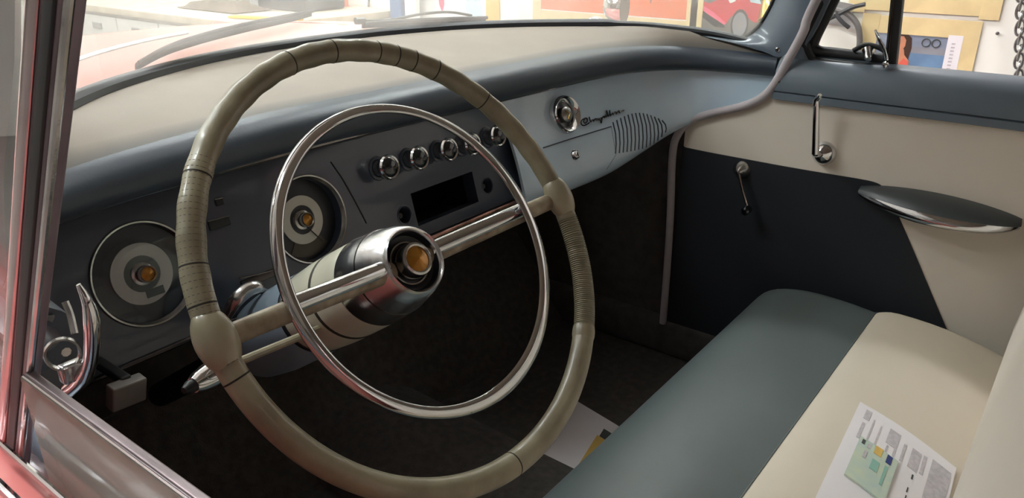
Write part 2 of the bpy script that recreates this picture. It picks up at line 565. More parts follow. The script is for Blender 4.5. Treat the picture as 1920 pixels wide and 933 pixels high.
bld, _ = pillar(glass_edge, seal_edge, 'windscreen_pillar', 'blue_grey')
PILL = bld.bvh()
pil = bld.build('windscreen_pillar', 'blue_grey', car, 60)
B().tube(cr(glass_edge, 4), .0045, 8).build('pillar_gasket', 'rubber', car)
for (u, v) in ((1458, 93), (1461, 153)):
    l, n = rc(PILL, u, v, .0)
    if l is None: l = U(u, v, x=.652); n = Vector((-1, -.2, .2)).normalized()
    sc = B().lathe([(0, .003), (.003, .0028), (.0048, .001), (.005, -.002)], l, n, 16).build('screw', 'chrome_worn', car)
    a, b = cross_frame(n)
    B().box(l + n * .003, (.005, .0012, .001), a, b).box(l + n * .003, (.0012, .005, .001), a, b).build('screw_slot', 'black', sc)
# driver A-pillar (outside trim, mauve reflection put into its colour)
ge = [Vector((-.69, y, z)) for y, z in ((.1, 1.088), (.03, 1.107), (0, 1.164), (-.045, 1.26), (-.105, 1.44))]
se = [Vector((-.705, y, z)) for y, z in ((.02, 1.06), (-.04, 1.10), (-.078, 1.17), (-.148, 1.268), (-.215, 1.44))]
bld, _ = pillar(ge, se, '', '')
bld.build('windscreen_pillar', 'mauve_reflection', car, 60)

B().box((.701, -.02, .985), (.02, .2, .15), bev=.004).build('pillar_foot', 'light_blue', car)
# door seal (windlace) down the passenger opening
sp = [U(u, v, x=.655) for u, v in ((1530, 0), (1506, 60), (1478, 112), (1452, 158), (1428, 183), (1392, 199), (1335, 212), (1296, 226), (1272, 250), (1261, 290), (1257, 400), (1251, 500), (1243, 605))]
sp = [Vector((.618, -.2, 1.45))] + sp
B().tube(cr(sp, 6), .0085, 12).build('door_seal', 'windlace', car)

# ================================================================== dashboard
dash = thing('dashboard', (0, .25, .85), 'wide car dashboard with beige padded top, dark instrument panel and pale blue glovebox side', 'dashboard')

# padded top: dark roll along the front edge, beige top running up to the windscreen
pad, roll = [], []
for i in range(NC):
    t, g = Tc[i], Gc[i]
    d = Tc[min(i + 1, NC - 1)] - Tc[max(i - 1, 0)]
    nrm = Vector((d.y, -d.x, 0)).normalized()          # towards the cabin
    h = min(1, (g - t).length / .25)
    lift = .035 * min(1, .75 + .25 * h)
    top = t + Vector((0, 0, lift)) - nrm * .022 * h
    rr = [t + Vector((0, 0, .001)) - nrm * .01, t + nrm * .004 + Vector((0, 0, .004)), t + nrm * .010 + Vector((0, 0, lift * .32)), t + nrm * .009 + Vector((0, 0, lift * .62)), t + nrm * .001 + Vector((0, 0, lift * .87)), top]
    roll.append(cr(rr, 3))
    pp = []
    e = g + Vector((0, -.016, -.009)) * min(1, (g - t).length / .12)
    for k in range(21):
        f = (k / 20) ** 1.7
        q = top.lerp(e, f); q.z = top.z + (e.z - top.z) * (1 - (1 - f) ** 1.7)
        pp.append(q)
    pad.append(pp)


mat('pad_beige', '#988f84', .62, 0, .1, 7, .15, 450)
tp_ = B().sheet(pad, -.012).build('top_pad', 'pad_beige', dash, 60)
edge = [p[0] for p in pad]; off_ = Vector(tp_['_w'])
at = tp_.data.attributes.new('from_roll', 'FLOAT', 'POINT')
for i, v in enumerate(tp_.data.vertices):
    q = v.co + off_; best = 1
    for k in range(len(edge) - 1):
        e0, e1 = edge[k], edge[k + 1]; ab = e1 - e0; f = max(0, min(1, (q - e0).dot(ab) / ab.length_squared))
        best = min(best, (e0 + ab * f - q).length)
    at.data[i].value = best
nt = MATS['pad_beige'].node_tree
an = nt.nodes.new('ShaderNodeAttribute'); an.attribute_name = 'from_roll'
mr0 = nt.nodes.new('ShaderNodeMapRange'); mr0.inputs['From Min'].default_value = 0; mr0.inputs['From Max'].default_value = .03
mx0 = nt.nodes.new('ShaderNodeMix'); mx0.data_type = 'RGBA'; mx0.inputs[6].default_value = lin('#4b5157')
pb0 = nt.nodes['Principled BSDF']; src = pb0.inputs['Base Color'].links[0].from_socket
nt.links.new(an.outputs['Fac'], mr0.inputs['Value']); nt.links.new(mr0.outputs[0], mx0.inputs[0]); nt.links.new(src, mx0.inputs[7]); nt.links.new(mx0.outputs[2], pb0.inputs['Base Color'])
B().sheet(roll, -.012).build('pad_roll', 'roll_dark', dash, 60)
tl = []
for i in range(NC):
    d = Tc[min(i + 1, NC - 1)] - Tc[max(i - 1, 0)]
    tl.append((Tc[i] if Tc[i].x > .17 or abs(Tc[i].x) > .6 else Vector((Tc[i].x, min(Tc[i].y, .2765), Tc[i].z))) + Vector((d.y, -d.x, 0)).normalized() * .0115 + Vector((0, 0, -.002)))
B().tube(tl, .0034, 8).build('chrome_trim', 'chrome_worn', dash)

# instrument panel plane
W0 = Vector((0, .27, 1.03)); WT = Vector((0, -.04, -.15)).normalized(); WN = Vector((0, -WT.z * -1, 0))
WN = X1.cross(WT).normalized()
if WN.y > 0: WN = -WN


def DP(x, t, n=0): return W0 + X1 * x + WT * t + WN * n


def PP(u, v, n=0):
    p = Upl(u, v, W0 + WN * n, WN) - W0
    return p.x, p.dot(WT)


TB = .178
mid = (-.69 + .185) / 2
ip = B().box(DP(mid, TB / 2 + .002, -.012), (.875, TB - .004, .024), X1, WT, -WN if X1.cross(WT).dot(WN) < 0 else WN, bev=.004).build('instrument_panel', 'panel_dark', dash, 30)
g1 = PP(272, 513); g2 = PP(581, 411)
ra, rb = PP(770, 362), PP(897, 385)
rx0, rx1, rt0, rt1 = -.076, .066, .106, .157
holes = [PP(759, 403), PP(914, 348)]
cuts = [B().lathe([(0, -.05), (.0545, -.05), (.0565, .01), (0, .01)], DP(*g1), WN, 48).build('c', 'dial_dark'),
        B().lathe([(0, -.05), (.053, -.05), (.0565, .01), (0, .01)], DP(*g2), WN, 48).build('c', 'dial_dark'),
        B().box(DP((rx0 + rx1) / 2, (rt0 + rt1) / 2, 0), (rx1 - rx0, rt1 - rt0, .1), X1, WT).build('c', 'black')]
for h in holes: cuts.append(B().lathe([(0, -.05), (.0125, -.05), (.0125, .02), (0, .02)], DP(*h), WN, 24).build('c', 'black'))
cut(ip, cuts)
# dark box behind the radio opening
rbx = B(); cxr, ctr = (rx0 + rx1) / 2, (rt0 + rt1) / 2; wr, hr = rx1 - rx0, rt1 - rt0
rbx.box(DP(cxr, ctr, -.1), (wr + .03, hr + .03, .006), X1, WT)
for sg_ in (-1, 1):
    rbx.box(DP(cxr + sg_ * (wr / 2 + .008), ctr, -.063), (.01, hr + .03, .074), X1, WT)
    rbx.box(DP(cxr, ctr + sg_ * (hr / 2 + .008), -.063), (wr + .03, .01, .074), X1, WT)
rbx.build('radio_cavity', 'void', dash)
for h in holes:
    B().lathe([(0, -.03), (.0145, -.03), (.0145, -.0245), (0, -.0245)], DP(*h), WN, 24).build('spindle_backing', 'black', dash)
    B().lathe([(.0128, 0), (.0136, .0012), (.0148, .0008), (.015, -.001)], DP(*h), WN, 28).build('spindle_ring', 'panel_dark', dash)
    B().lathe([(0, -.006), (.004, -.006), (.0045, -.008), (.0045, -.024)], DP(h[0] - .003, h[1], 0), WN, 14).build('spindle', 'black', dash)


def gauge(gc, R, depth, ringo, ringi, hubr, hubh, sector):
    c = DP(*gc)
    g = B().lathe([(R - .0035, -.003), (R - .001, .0025), (R + .0008, .003), (R + .002, .001), (R + .002, -.001)], c, WN, 64).build('gauge', 'chrome_worn', dash)
    B().lathe([(0, -depth - .003), (R, -depth - .003), (R, -depth), (0, -depth)], c, WN, 64).build('dial', 'dial_dark', g)
    if sector:
        pts = [DP(gc[0] + .05 * math.sin(a), gc[1] + .05 * math.cos(a), -depth + .0008) for a in [math.radians(q) for q in range(-38, 39, 4)]]
        pts += [DP(gc[0] + .03 * math.sin(a), gc[1] + .03 * math.cos(a), -depth + .0008) for a in [math.radians(q) for q in range(38, -39, -4)]]
        B().prism(pts, -WN * .0006).build('dial_sector', 'dial_brown', g)
    B().lathe([(ringi, -depth), (ringi, -depth + .002), (ringo, -depth + .002), (ringo, -depth)], c, WN, 56).build('dial_ring', 'dial_cream', g)
    B().lathe([(hubr * 1.5, -depth), (hubr * 1.35, -depth + .003), (hubr * 1.02, -depth + .004), (hubr, -depth + hubh), (hubr * .9, -depth + hubh + .0015), (hubr * .8, -depth + hubh)], c, WN, 36).build('hub', 'chrome_worn', g)
    B().lathe([(hubr * .82, -depth + hubh - .001), (0, -depth + hubh + .003)], c, WN, 8).build('hub_cap', 'amber', g)
    if not sector:
        B().box(DP(gc[0] + .007, gc[1] + .0235, -depth + .0028), (.021, .009, .0012), X1, WT, bev=.0005).build('odometer', 'dial_dark', g)
        for k in range(31):
            a = math.radians(-135 + 9 * k); r = R * .8
            pass
    n = sector and B().box(DP(gc[0] + .02 * math.sin(.6), gc[1] + .028 * math.cos(.6), -depth + .004), (.0012, .032, .0008), X1 * math.cos(.6) - WT * math.sin(.6), X1 * math.sin(.6) + WT * math.cos(.6)).build('needle', 'black', g)
    B().lathe([(0, -.0035), (R - .003, -.0035), (R - .003, -.0045), (0, -.0045)], c, WN, 48).build('gauge_glass', 'gauge_glass', g) if not sector else None
    return g


gauge(g1, .0575, .008, .0345, .0205, .0095, .016, False)
gauge(g2, .0575, .018, .0325, .0195, .0095, .014, True)

# five switch knobs
for (u, v) in ((730, 313), (786, 296), (842, 280), (886, 270), (934, 254)):
    x, t = PP(u, v, .024)
    k = B().lathe([(.013, 0), (.0125, .012), (.0155, .017), (.0178, .021), (.0182, .0245), (.0165, .0275), (.0145, .0265)], DP(x, t), WN, 32).build('knob', 'chrome', dash)
    B().lathe([(.0148, .0262), (.013, .0285), (.008, .0305), (0, .031)], DP(x, t), WN, 28).build('knob_face', 'knob_black', k)
    B().lathe([(.0178, 0), (.0172, .002), (.0135, .003)], DP(x, t), WN, 28).build('knob_escutcheon', 'panel_dark', k)

# panel crease, small slots and plates
cre = [PP(620, 303), PP(640, 332), PP(662, 370), PP(687, 418)]
B().tube([DP(x, t, .0002) for x, t in cre], .0011, 6).build('panel_crease', 'black', dash)
for (u0, v0, u1, v1, hh, m, nm) in ((388, 415, 428, 405, .011, 'black', 'indicator_slot'), (401, 374, 416, 371, .008, 'black', 'indicator_lamp'), (448, 522, 520, 505, .010, 'chrome_dark', 'label_plate')):
    a, b = PP(u0, v0), PP(u1, v1)
    o = B().box(DP((a[0] + b[0]) / 2, (a[1] + b[1]) / 2 + hh / 2, .0005), (b[0] - a[0], hh, .003), X1, WT, bev=.001).build(nm, m, dash)
    B().tube([DP(a[0], a[1], .002), DP(b[0], b[1], .002)], .0009, 6).build('slot_rim', 'chrome_worn', o)
# lower lip, chrome strip with a reddish reflection in its colour, pale lower flange
B().tube([DP(x, .178, .001) for x in (-.68, -.5, -.3, -.06)], .003, 8).build('lower_lip', 'chrome_dark', dash)
a, b = PP(815, 447), PP(975, 381)
B().box(DP((a[0] + b[0]) / 2 - .02, .181, .001), (b[0] - a[0] + .06, .006, .008), X1, WT, bev=.002).build('lower_strip', 'chrome_red_reflection', dash)
B().box(DP(-.02, .196, -.012), (.41, .02, .02), X1, WT, bev=.008).build('lower_flange', 'cream_paint', dash)
# right end of the dark panel: chrome arc
arc = [PP(944, 188), PP(962, 218), PP(977, 252), PP(987, 295), PP(990, 340), PP(985, 372)]
B().tube(cr([DP(x, t, .004) for x, t in arc], 5), .0035, 8).build('panel_end_trim', 'chrome', dash)
# dark wedge between the panel body and the arc
wp = [DP(x, t, .0008) for x, t in arc]
B().prism(cr(wp, 4) + [DP(.17, .178, .0008), DP(.17, .004, .0008)], -WN * .012).build('panel_end', 'panel_dark', dash)

# pale glovebox side: lofted bulging face that wraps round to the door pillar
st = [(.165, 1, .835), (.3, 1, .833), (.42, 1, .835), (.5, .92, .845), (.57, .7, .862), (.615, .45, .882), (.645, .2, .903), (.664, .06, .925), (.676, 0, .935), (.684, 0, .945)]
half = Tc[NC // 2:]


def t_at(x):
    for i in range(len(half) - 1):
        if half[i].x <= x <= half[i + 1].x:
            return half[i].lerp(half[i + 1], (x - half[i].x) / (half[i + 1].x - half[i].x)), (half[i + 1] - half[i]).normalized()
    return half[-1].copy(), (half[-1] - half[-2]).normalized()


prof = [(0, 0), (.006, .1), (.018, .25), (.033, .42), (.045, .58), (.055, .74), (.060, .86), (.050, .95), (.025, 1.0), (-.02, 1.02)]
rows = []
for x, bulge, zb in st:
    p, d = t_at(x); nrm = Vector((d.y, -d.x, 0)).normalized()
    rows.append(cr([Vector((p.x, p.y, p.z - .002 - (p.z - zb) * h)) + nrm * (o * bulge + .002) for o, h in prof], 3))
rows.append([p + Vector((.0015, -.035, 0)) for p in rows[-1]]); rows.append([p + Vector((.002, -.04, 0)) for p in rows[-1]])
rr = [cr([rows[i][k] for i in range(len(rows))], 5) for k in range(len(rows[0]))]
gb = B().sheet([[rr[k][i] for k in range(len(rr))] for i in range(len(rr[0]))], -.006 if True else .006)
GB = gb.bvh()
gb.build('glovebox_panel', 'light_blue', dash, 60)


def on_gb(u, v, off=0):
    l, n = rc(GB, u, v, off)
    if l is None: l = U(u, v, y=.2); n = -Y1
    return l, n


def gb_line(pts, off=0, k=5):
    P = []
    for i in range(len(pts) - 1):
        for j in range(k):
            f = j / k; P.append(on_gb(pts[i][0] * (1 - f) + pts[i + 1][0] * f, pts[i][1] * (1 - f) + pts[i + 1][1] * f, off)[0])
    P.append(on_gb(*pts[-1], off)[0]); return P


B().tube(gb_line([(1018, 277), (1080, 257), (1146, 237)], .0002), .0012, 6).build('glovebox_seam', 'panel_dark', dash)
B().tube(gb_line([(1146, 237), (1155, 290), (1137, 318)], .0), .0005, 6).build('glovebox_seam', 'blue_grey', dash)
l, n = on_gb(1078, 290)
lk = B().lathe([(0, .007), (.004, .007), (.0075, .006), (.0095, .003), (.0105, 0)], l, n, 24).build('glovebox_lock', 'chrome', dash)
a, b = cross_frame(n)
B().box(l + n * .0072, (.0015, .008, .001), a, b).build('keyhole', 'black', lk)
# clock
l, n = on_gb(1054, 216)
n = (n * .6 + WN * .6 + Vector((-.12, 0, .0))).normalized()
R = .035
ck = B().lathe([(R * .98, -.012), (R * 1.0, .004), (R * .98, .013), (R * .9, .017), (R * .8, .015), (R * .66, .006)], l, n, 48).build('clock', 'chrome', dash)
B().lathe([(R * .7, .005), (0, .0055)], l, n, 40).build('clock_dial', 'knob_black', ck)
B().lathe([(R * .42, .006), (R * .40, .013), (R * .3, .017), (R * .12, .019), (0, .0192)], l, n, 30).build('clock_boss', 'steel', ck)
for q in (-.6, .9):
    a, b = cross_frame(n); dd = a * math.cos(q) + b * math.sin(q)
    B().tube([l + n * .020, l + n * .0195 + dd * R * .34], .0009, 6).build('clock_hand', 'brass', ck)
# speaker slots
NSL = 14
for i in range(NSL):
    f = i / (NSL - 1)
    u = 1149 + 92 * f
    top = 230 - 17 * math.sin(math.pi * min(1, f * .95 + .02)) - 3 * f
    bot = 288 - 14 * f - 26 * f ** 4
    bend = 6 + 2 * f
    B().tube(gb_line([(u, top), (u + bend * .8, top + (bot - top) * .35), (u + bend, top + (bot - top) * .7), (u + bend * .8, bot)], .0001, 4), .0016, 6).build('speaker_slot', 'panel_dark', dash)
# chrome script
K = 933 / 60


def sc_px(p): return 1070 + p[0] / K, 190 + p[1] / K


strokes = [[(470, 530), (430, 495), (360, 515), (300, 560), (272, 620), (300, 690), (370, 708), (450, 675), (520, 630)],
           [(350, 600), (385, 640), (440, 615), (465, 560), (430, 505), (380, 520), (350, 600)],
           [(512, 460), (530, 520), (560, 605), (585, 560), (620, 545), (640, 590)],
           [(640, 590), (670, 530), (720, 515), (725, 565), (760, 510), (785, 550), (810, 500)],
           [(810, 500), (845, 570), (868, 635), (880, 560), (890, 505), (850, 490)],
           [(870, 530), (910, 470), (950, 445), (960, 485), (990, 400), (1005, 470)],
           [(1005, 470), (1040, 400), (1020, 270), (1045, 350), (1065, 445)],
           [(1065, 445), (1120, 370), (1110, 265), (1120, 340), (1140, 430)],
           [(1140, 430), (1200, 345), (1215, 395), (1260, 320), (1300, 330), (1300, 375), (1340, 310), (1385, 275), (1400, 340), (1440, 300), (1530, 265)]]
bd = B()
for s_ in strokes:
    P = [on_gb(*sc_px(p), .0022)[0] for p in cr([Vector((a, b, 0)) for a, b in s_], 4) for p in [(p.x, p.y)]]
    bd.tube(P, .0013, 6)
bd.build('script_badge', 'chrome_dark', dash)
tag(dash.children[-1], 'dark chrome cursive script on the pale glovebox side')

# arched lever handle and pull handle under the panel
P = [PP(425, 592, .03), PP(440, 566, .045), PP(462, 545, .05), PP(484, 538, .05), PP(497, 545, .045)]
hb = B().tube(cr([DP(*P[0], .03), DP(*P[1], .045), DP(*P[2], .05), DP(*P[3], .05), DP(*P[4], .045)], 5), [.0042 + .0018 * math.sin(math.pi * i / 20) for i in range(21)], 10, flat=1.5)
hb.build('lever_handle', 'chrome_worn', dash)
B().tube([DP(P[0][0], P[0][1], .032), DP(P[0][0] + .004, P[0][1] - .01, -.005)], .005, 10).build('lever_stem', 'chrome_worn', dash)
pc = U(237, 735, y=.17)
B().box(pc, (.036, .014, .028), Vector((.97, .05, -.1)).normalized(), Vector((-.05, .97, .2)).normalized(), bev=.002).build('pull_handle', 'handle_grey', dash)
B().box(pc + Vector((.003, .06, .012)), (.012, .12, .01), bev=.003).build('pull_rod', 'black', dash)
B().box((-.22, .33, .84), (.94, .14, .012), bev=.004).build('under_tray', 'black', dash)

# ================================================================== steering wheel
C0 = Vector((-.382, -.078, 1.014)); AN = Vector((-.045, -math.cos(.583), math.sin(.583))).normalized()
WA = -(AN.cross(Z1)).normalized(); WB = AN.cross(WA).normalized()
RW = .21


def WL(x, y, h=0): return C0 + WA * x + WB * y + AN * h


def WP(u, v, h=0):
    p = Upl(u, v, C0 + AN * h, AN) - C0
    return p.dot(WA), p.dot(WB)


sw = thing('steering_wheel', C0, 'large two-spoke steering wheel with olive taped rim and chrome horn ring', 'steering wheel')
ang = lambda u, v: math.atan2(*reversed(WP(u, v)))
aL = ang(413, 635); aR = ang(1053, 368)
aC0, aC1 = ang(1073, 405), ang(1093, 632)           # corded grip
if aC0 < 0: aC0 += 2 * math.pi


def rim_pt(a, h=0, dr=0): return WL((RW + dr) * math.cos(a), (RW + dr) * math.sin(a), h)


def rim_r(a):
    q = .0108 + .0011 * max(0, -math.sin(a)) ** 2
    if math.sin(a) > .2: q += .00035 * math.sin(a * 46)
    return q


n = 300
a_s, a_e = aC0 if aC0 < math.pi else aC0 - 2 * math.pi, aC1
angs = [a_s + (a_e + 2 * math.pi - a_s - 2 * math.pi) * 0 + i * (2 * math.pi - (a_s - a_e)) / n for i in range(n + 1)]
B().tube([rim_pt(a) for a in angs], [rim_r(a) for a in angs], 20, hint=AN).build('rim', 'olive_wrap', sw, 50)
# corded part of the rim with its fine ribs
m_ = 58; P, Rr = [], []
for i in range(m_ * 6 + 1):
    a = a_e + (a_s - a_e) * i / (m_ * 6)
    P.append(rim_pt(a)); Rr.append(.0108 + .0006 * (math.sin(2 * math.pi * i / 6 - 1.2)))
B().tube(P, Rr, 18, hint=AN).build('corded_grip', 'olive_cord', sw, 80)
P = [rim_pt(a_e + q) for q in (-.012, .01, .035, .058)]
B().tube(P, [.0112, .0122, .0122, .0116], 20, hint=AN).build('grip_collar', 'olive_wrap', sw)
for (u, v) in ((621, 97), (705, 99), (741, 105), (773, 113), (815, 132), (540, 118), (355, 500), (372, 575), (965, 878), (440, 712), (368, 330), (905, 190)):
    a = ang(u, v)
    B().tube([rim_pt(a - .0035), rim_pt(a), rim_pt(a + .0035)], [rim_r(a) * 1.005, rim_r(a) * 1.025, rim_r(a) * 1.005], 20, hint=AN).build('wrap_seam', 'wrap_seam', sw)
for k in range(34):
    a = ang(372, 300) + k * .024
    B().tube([rim_pt(a - .0012), rim_pt(a), rim_pt(a + .0012)], [rim_r(a) * 1.0, rim_r(a) * 1.012, rim_r(a) * 1.0], 16, hint=AN).build('tape_turn', 'olive_dark', sw)
# bosses where the spokes meet the rim
for a in (aL, aR):
    tg = -WA * math.sin(a) + WB * math.cos(a); rd = WA * math.cos(a) + WB * math.sin(a)
    B().ell(rim_pt(a, .001), .027, .0165, .014, tg, rd, AN if tg.cross(rd).dot(AN) > 0 else -AN, 28, 16).build('rim_boss', 'boss_cream', sw, 60)
# spokes
for a, nm in ((aL, 'l'), (aR, 'r')):
    rd = WA * math.cos(a) + WB * math.sin(a)
    P = [C0 + rd * r + AN * h for r, h in ((.200, -.003), (.17, -.004), (.145, -.006), (.1, -.012), (.06, -.02), (.02, -.028))]
    so = B().tube(cr(P, 4), [.0088 + .0012 * i / 20 for i in range(21)], 16, flat=.85, hint=AN).build('spoke', 'spoke_cream', sw, 60)
    rdp = -WA * math.sin(a) + WB * math.cos(a)
    upw = rdp if rdp.z > 0 else -rdp
    Q = [C0 + rd * r + AN * (h + .0045) + upw * .0035 for r, h in ((.146, -.005), (.1, -.011), (.06, -.018), (.028, -.025))]
    B().tube(cr(Q, 4), .0078, 14, flat=.8, hint=AN).build('spoke_trim', 'chrome', so, 60)
# horn ring: flat polished band, tilted section
rows = []
NR = 140
for i in range(NR):
    a = 2 * math.pi * i / NR
    wd_ = .0068 + .0052 * max(0, math.cos(a + .45))
    sec = []
    for k in range(10):
        t = 2 * math.pi * k / 10
        sec.append(WL((.1455 + wd_ * math.cos(t) * .8) * math.cos(a), (.1455 + wd_ * math.cos(t) * .8) * math.sin(a), .0075 + .0042 * math.sin(t) - .25 * wd_ * math.cos(t)))
    rows.append(sec)
B().grid(rows, cu=True, cv=True).build('horn_ring', 'chrome', sw, 60)
# hub: chrome drum, dark dish, amber centre
hub = B().lathe([(.0455, -.088), (.0470, -.083), (.0448, -.06), (.0395, -.03), (.0360, -.018), (.0335, -.0125), (.0318, -.0105), (.0300, -.012), (.0285, -.016)], C0, AN, 64).build('hub', 'chrome_hub', sw, 40)
B().lathe([(.0287, -.015), (.027, -.022), (.021, -.025), (.017, -.024)], C0, AN, 48).build('hub_dish', 'dial_dark', hub)
B().lathe([(.0215, -.0252), (.0215, -.0225), (.0200, -.0225), (.0200, -.0252)], C0, AN, 48).build('hub_ring', 'chrome_worn', hub)
B().lathe([(.0175, -.025), (.0172, -.012), (.0160, -.0075), (.0140, -.0065), (.0125, -.0075)], C0, AN, 48).build('horn_button', 'chrome_worn', hub)
B().lathe([(.0128, -.008), (0, -.0045)], C0, AN, 12).build('emblem', 'amber', hub, 10)
B().lathe([(.0436, -.052), (.0440, -.051), (.0430, -.050)], C0, AN, 48).build('hub_seam', 'chrome_dark', hub)

# ================================================================== steering column
col = thing('steering_column', C0 - AN * .3, 'cream and blue-grey steering column shroud with chrome-tipped stalk behind the wheel', 'steering column')
B().lathe([(.0, -.085), (.0445, -.085), (.0465, -.090), (.0475, -.12), (.0478, -.135)], C0, AN, 48).build('collar', 'cream_paint', col)
sh = B().lathe([(.0465, -.134), (.0485, -.140), (.0488, -.17), (.0475, -.205), (.046, -.212)], C0, AN, 48).build('shroud', 'cream_paint', col)
B().lathe([(.0470, -.1325), (.0483, -.1345), (.0488, -.1375), (.047, -.139)], C0, AN, 48).build('shroud_seam', 'wrap_seam', sh)
B().lathe([(.0480, -.2135), (.0484, -.208), (.047, -.206)], C0, AN, 48).build('shroud_edge', 'rubber', sh)
B().lathe([(.046, -.211), (.0485, -.216), (.0500, -.25), (.051, -.31), (.048, -.36), (.03, -.37)], C0, AN, 48).build('column_cover', 'shroud_blue', col)
B().lathe([(.02, -.36), (.02, -.78)], C0, AN, 20).build('column_tube', 'black', col)
P0 = C0 - AN * .15 + WA * -.035 - WB * .02
P1 = U(418, 690, d=(P0 - CAM).dot(FW) - .11)
P2 = U(362, 722, d=(P0 - CAM).dot(FW) - .14)
stk = B().tube(cr([P0, P0.lerp(P1, .5), P1], 4), .004, 10).build('stalk', 'boss_cream', col)
d = (P2 - P1)
B().tube([P1, P1 + d * .1, P1 + d * .5, P1 + d * .85, P1 + d], [.007, .0125, .012, .0095, .007], 16).build('stalk_tip', 'chrome', stk)
B().tube([P2 - d * .02, P2 + d * .12, P2 + d * .3], [.006, .006, .003], 12).build('stalk_button', 'black', stk)

# ================================================================== passenger door
XD = .66
y0, y1 = .155, -.98
door = B().prism([(XD + .012, .15, .43), (XD + .012, .15, .89), (XD + .012, .02, .95), (XD + .012, -.02, .98), (XD + .012, -.98, .98), (XD + .012, -.98, .43)], (.1, 0, 0)).build('door', 'blue_grey', car)
tag(door, 'passenger door lined in cream and navy under a blue-grey sill')
# cream trim card
cp = [U(1262, 262, x=XD)]
cream = [(XD, .15, .43), (XD, .15, .905), (XD, .10, .925), (XD, .02, .965), (XD, -.01, .99), (XD, -.97, .99), (XD, -.97, .43)]
B().prism(cream, (.012, 0, 0)).build('trim_card', 'cream_vinyl', door)
CX = XD - .0035
bnd = [(1262, 272), (1330, 286), (1400, 299), (1470, 312), (1540, 324), (1600, 334), (1636, 341), (1654, 350), (1668, 370), (1690, 418), (1724, 498), (1772, 612), (1830, 740)]
npts = cr([U(u, v, x=CX) for u, v in bnd], 3)
npts = [Vector((CX, .151, npts[0].z + .002))] + [p for p in npts if p.y < .15]
npts += [Vector((CX, npts[-1].y, .43)), Vector((CX, .151, .43))]
npts = [p for p in npts if p.z > .4299]
B().prism(npts, (.003, 0, 0)).build('lower_trim_card', 'navy_panel', door)
# painted sill: rounded cap with a lip along its lower edge
rows = []
for i in range(25):
    y = -.03 - .95 * i / 24
    yy = lambda off: y + (off if i == 0 else 0)
    rows.append([Vector((XD + .05, y, 1.055)), Vector((XD + .042, y, 1.064)), Vector((XD + .03, y, 1.066)), Vector((XD + .008, y, 1.056)), Vector((XD - .006, y, 1.038)), Vector((XD - .011, y, 1.015)), Vector((XD - .010, y, 1.0005)), Vector((XD - .0045, y, .999)), Vector((XD - .009, y, .9965)), Vector((XD - .009, y, .984)), Vector((XD - .002, y, .982))])
B().sheet(rows, -.004).build('sill_cap', 'sill_paint', door, 45)
# forward end of the sill under the vent window
B().prism([U(u, v, x=.678) for u, v in ((1472, 118), (1488, 84), (1512, 30), (1530, -10), (1560, -10), (1532, 50), (1512, 84), (1516, 104), (1530, 118))], (.02, 0, 0)).build('sill_end', 'sill_paint', door)
# vent window: rubber-lined frame, pane, divider post
XV = .70
vf = [U(1580, -40, x=XV), U(1562, 0, x=XV), U(1545, 35, x=XV), U(1527, 72, x=XV), U(1524, 88, x=XV), U(1535, 97, x=XV), U(1560, 100, x=XV), U(1610, 106, x=XV), U(1662, 112, x=XV)]
tp = Vector((XV - .05, -.17, 1.42))
vv = B().tube(cr([tp] + vf, 5), .0115, 12).build('vent_frame', 'rubber', door)
B().tube(cr([tp + Vector((-.01, .012, 0))] + [p + Vector((-.014, .013, -.006)) for p in vf[:4]] + [U(1512, 88, x=XV - .014), U(1518, 103, x=XV - .014)] + [p + Vector((-.014, .0, -.016)) for p in vf[5:]], 5), .009, 10).build('vent_surround', 'rubber', door)
dt, db = U(1683, 0, x=XV), U(1671, 118, x=XV)
dv = (dt - db).normalized()
dtop = dt + dv * ((1.43 - dt.z) / dv.z)
B().box((db + dtop) / 2, (.022, .02, (dtop - db).length + .03), X1, dv.cross(X1).normalized(), dv, bev=.004).build('divider_post', 'rubber', door)
B().box((db + dtop) / 2 + Vector((-.0115, .004, 0)), (.003, .004, (dtop - db).length), X1, dv.cross(X1).normalized(), dv, bev=.001).build('divider_trim', 'chrome_dark', door)
gp = [vf[1], vf[3], vf[4], vf[5], vf[7], vf[8], dt + Vector((0, .008, 0)), Vector((XV, dtop.y + .02, 1.42)), tp + Vector((.05, 0, 0))]
B().prism([Vector((XV + .002, p.y, p.z)) for p in gp], (.004, 0, 0)).build('vent_pane', 'vent_glass', door)
B().tube([tp, Vector((.645, -.5, 1.445)), Vector((.645, -.95, 1.43)), Vector((.69, -.97, 1.06))], .014, 10).build('window_frame', 'rubber', door)
# vent latch
l0 = U(1628, 103, x=.682)
lt = B().lathe([(.0, .012), (.005, .0115), (.0075, .007), (.008, -.004), (.0105, -.012)], l0, Vector((-.7, -.3, -.55)), 20).build('vent_latch', 'chrome_worn', door)
lp = [U(1662, 112, x=.684), U(1657, 92, x=.68), U(1648, 74, x=.676), U(1641, 56, x=.678)]
B().tube(cr(lp, 4), [.0062] * 3 + [.006] * 4 + [.005] * 4 + [.0036, .003], 12, flat=.6).build('latch_lever', 'chrome', door)
B().tube(cr([U(1600, 95, x=.69), U(1622, 84, x=.69), U(1645, 88, x=.69), U(1663, 98, x=.69)], 4), .0045, 10).build('latch_bracket', 'rubber', door)
B().lathe([(0, .004), (.005, .003), (.006, 0), (.006, -.004)], U(1660, 121, x=.665), Vector((-.6, 0, .8)), 16).build('latch_foot', 'chrome', door)
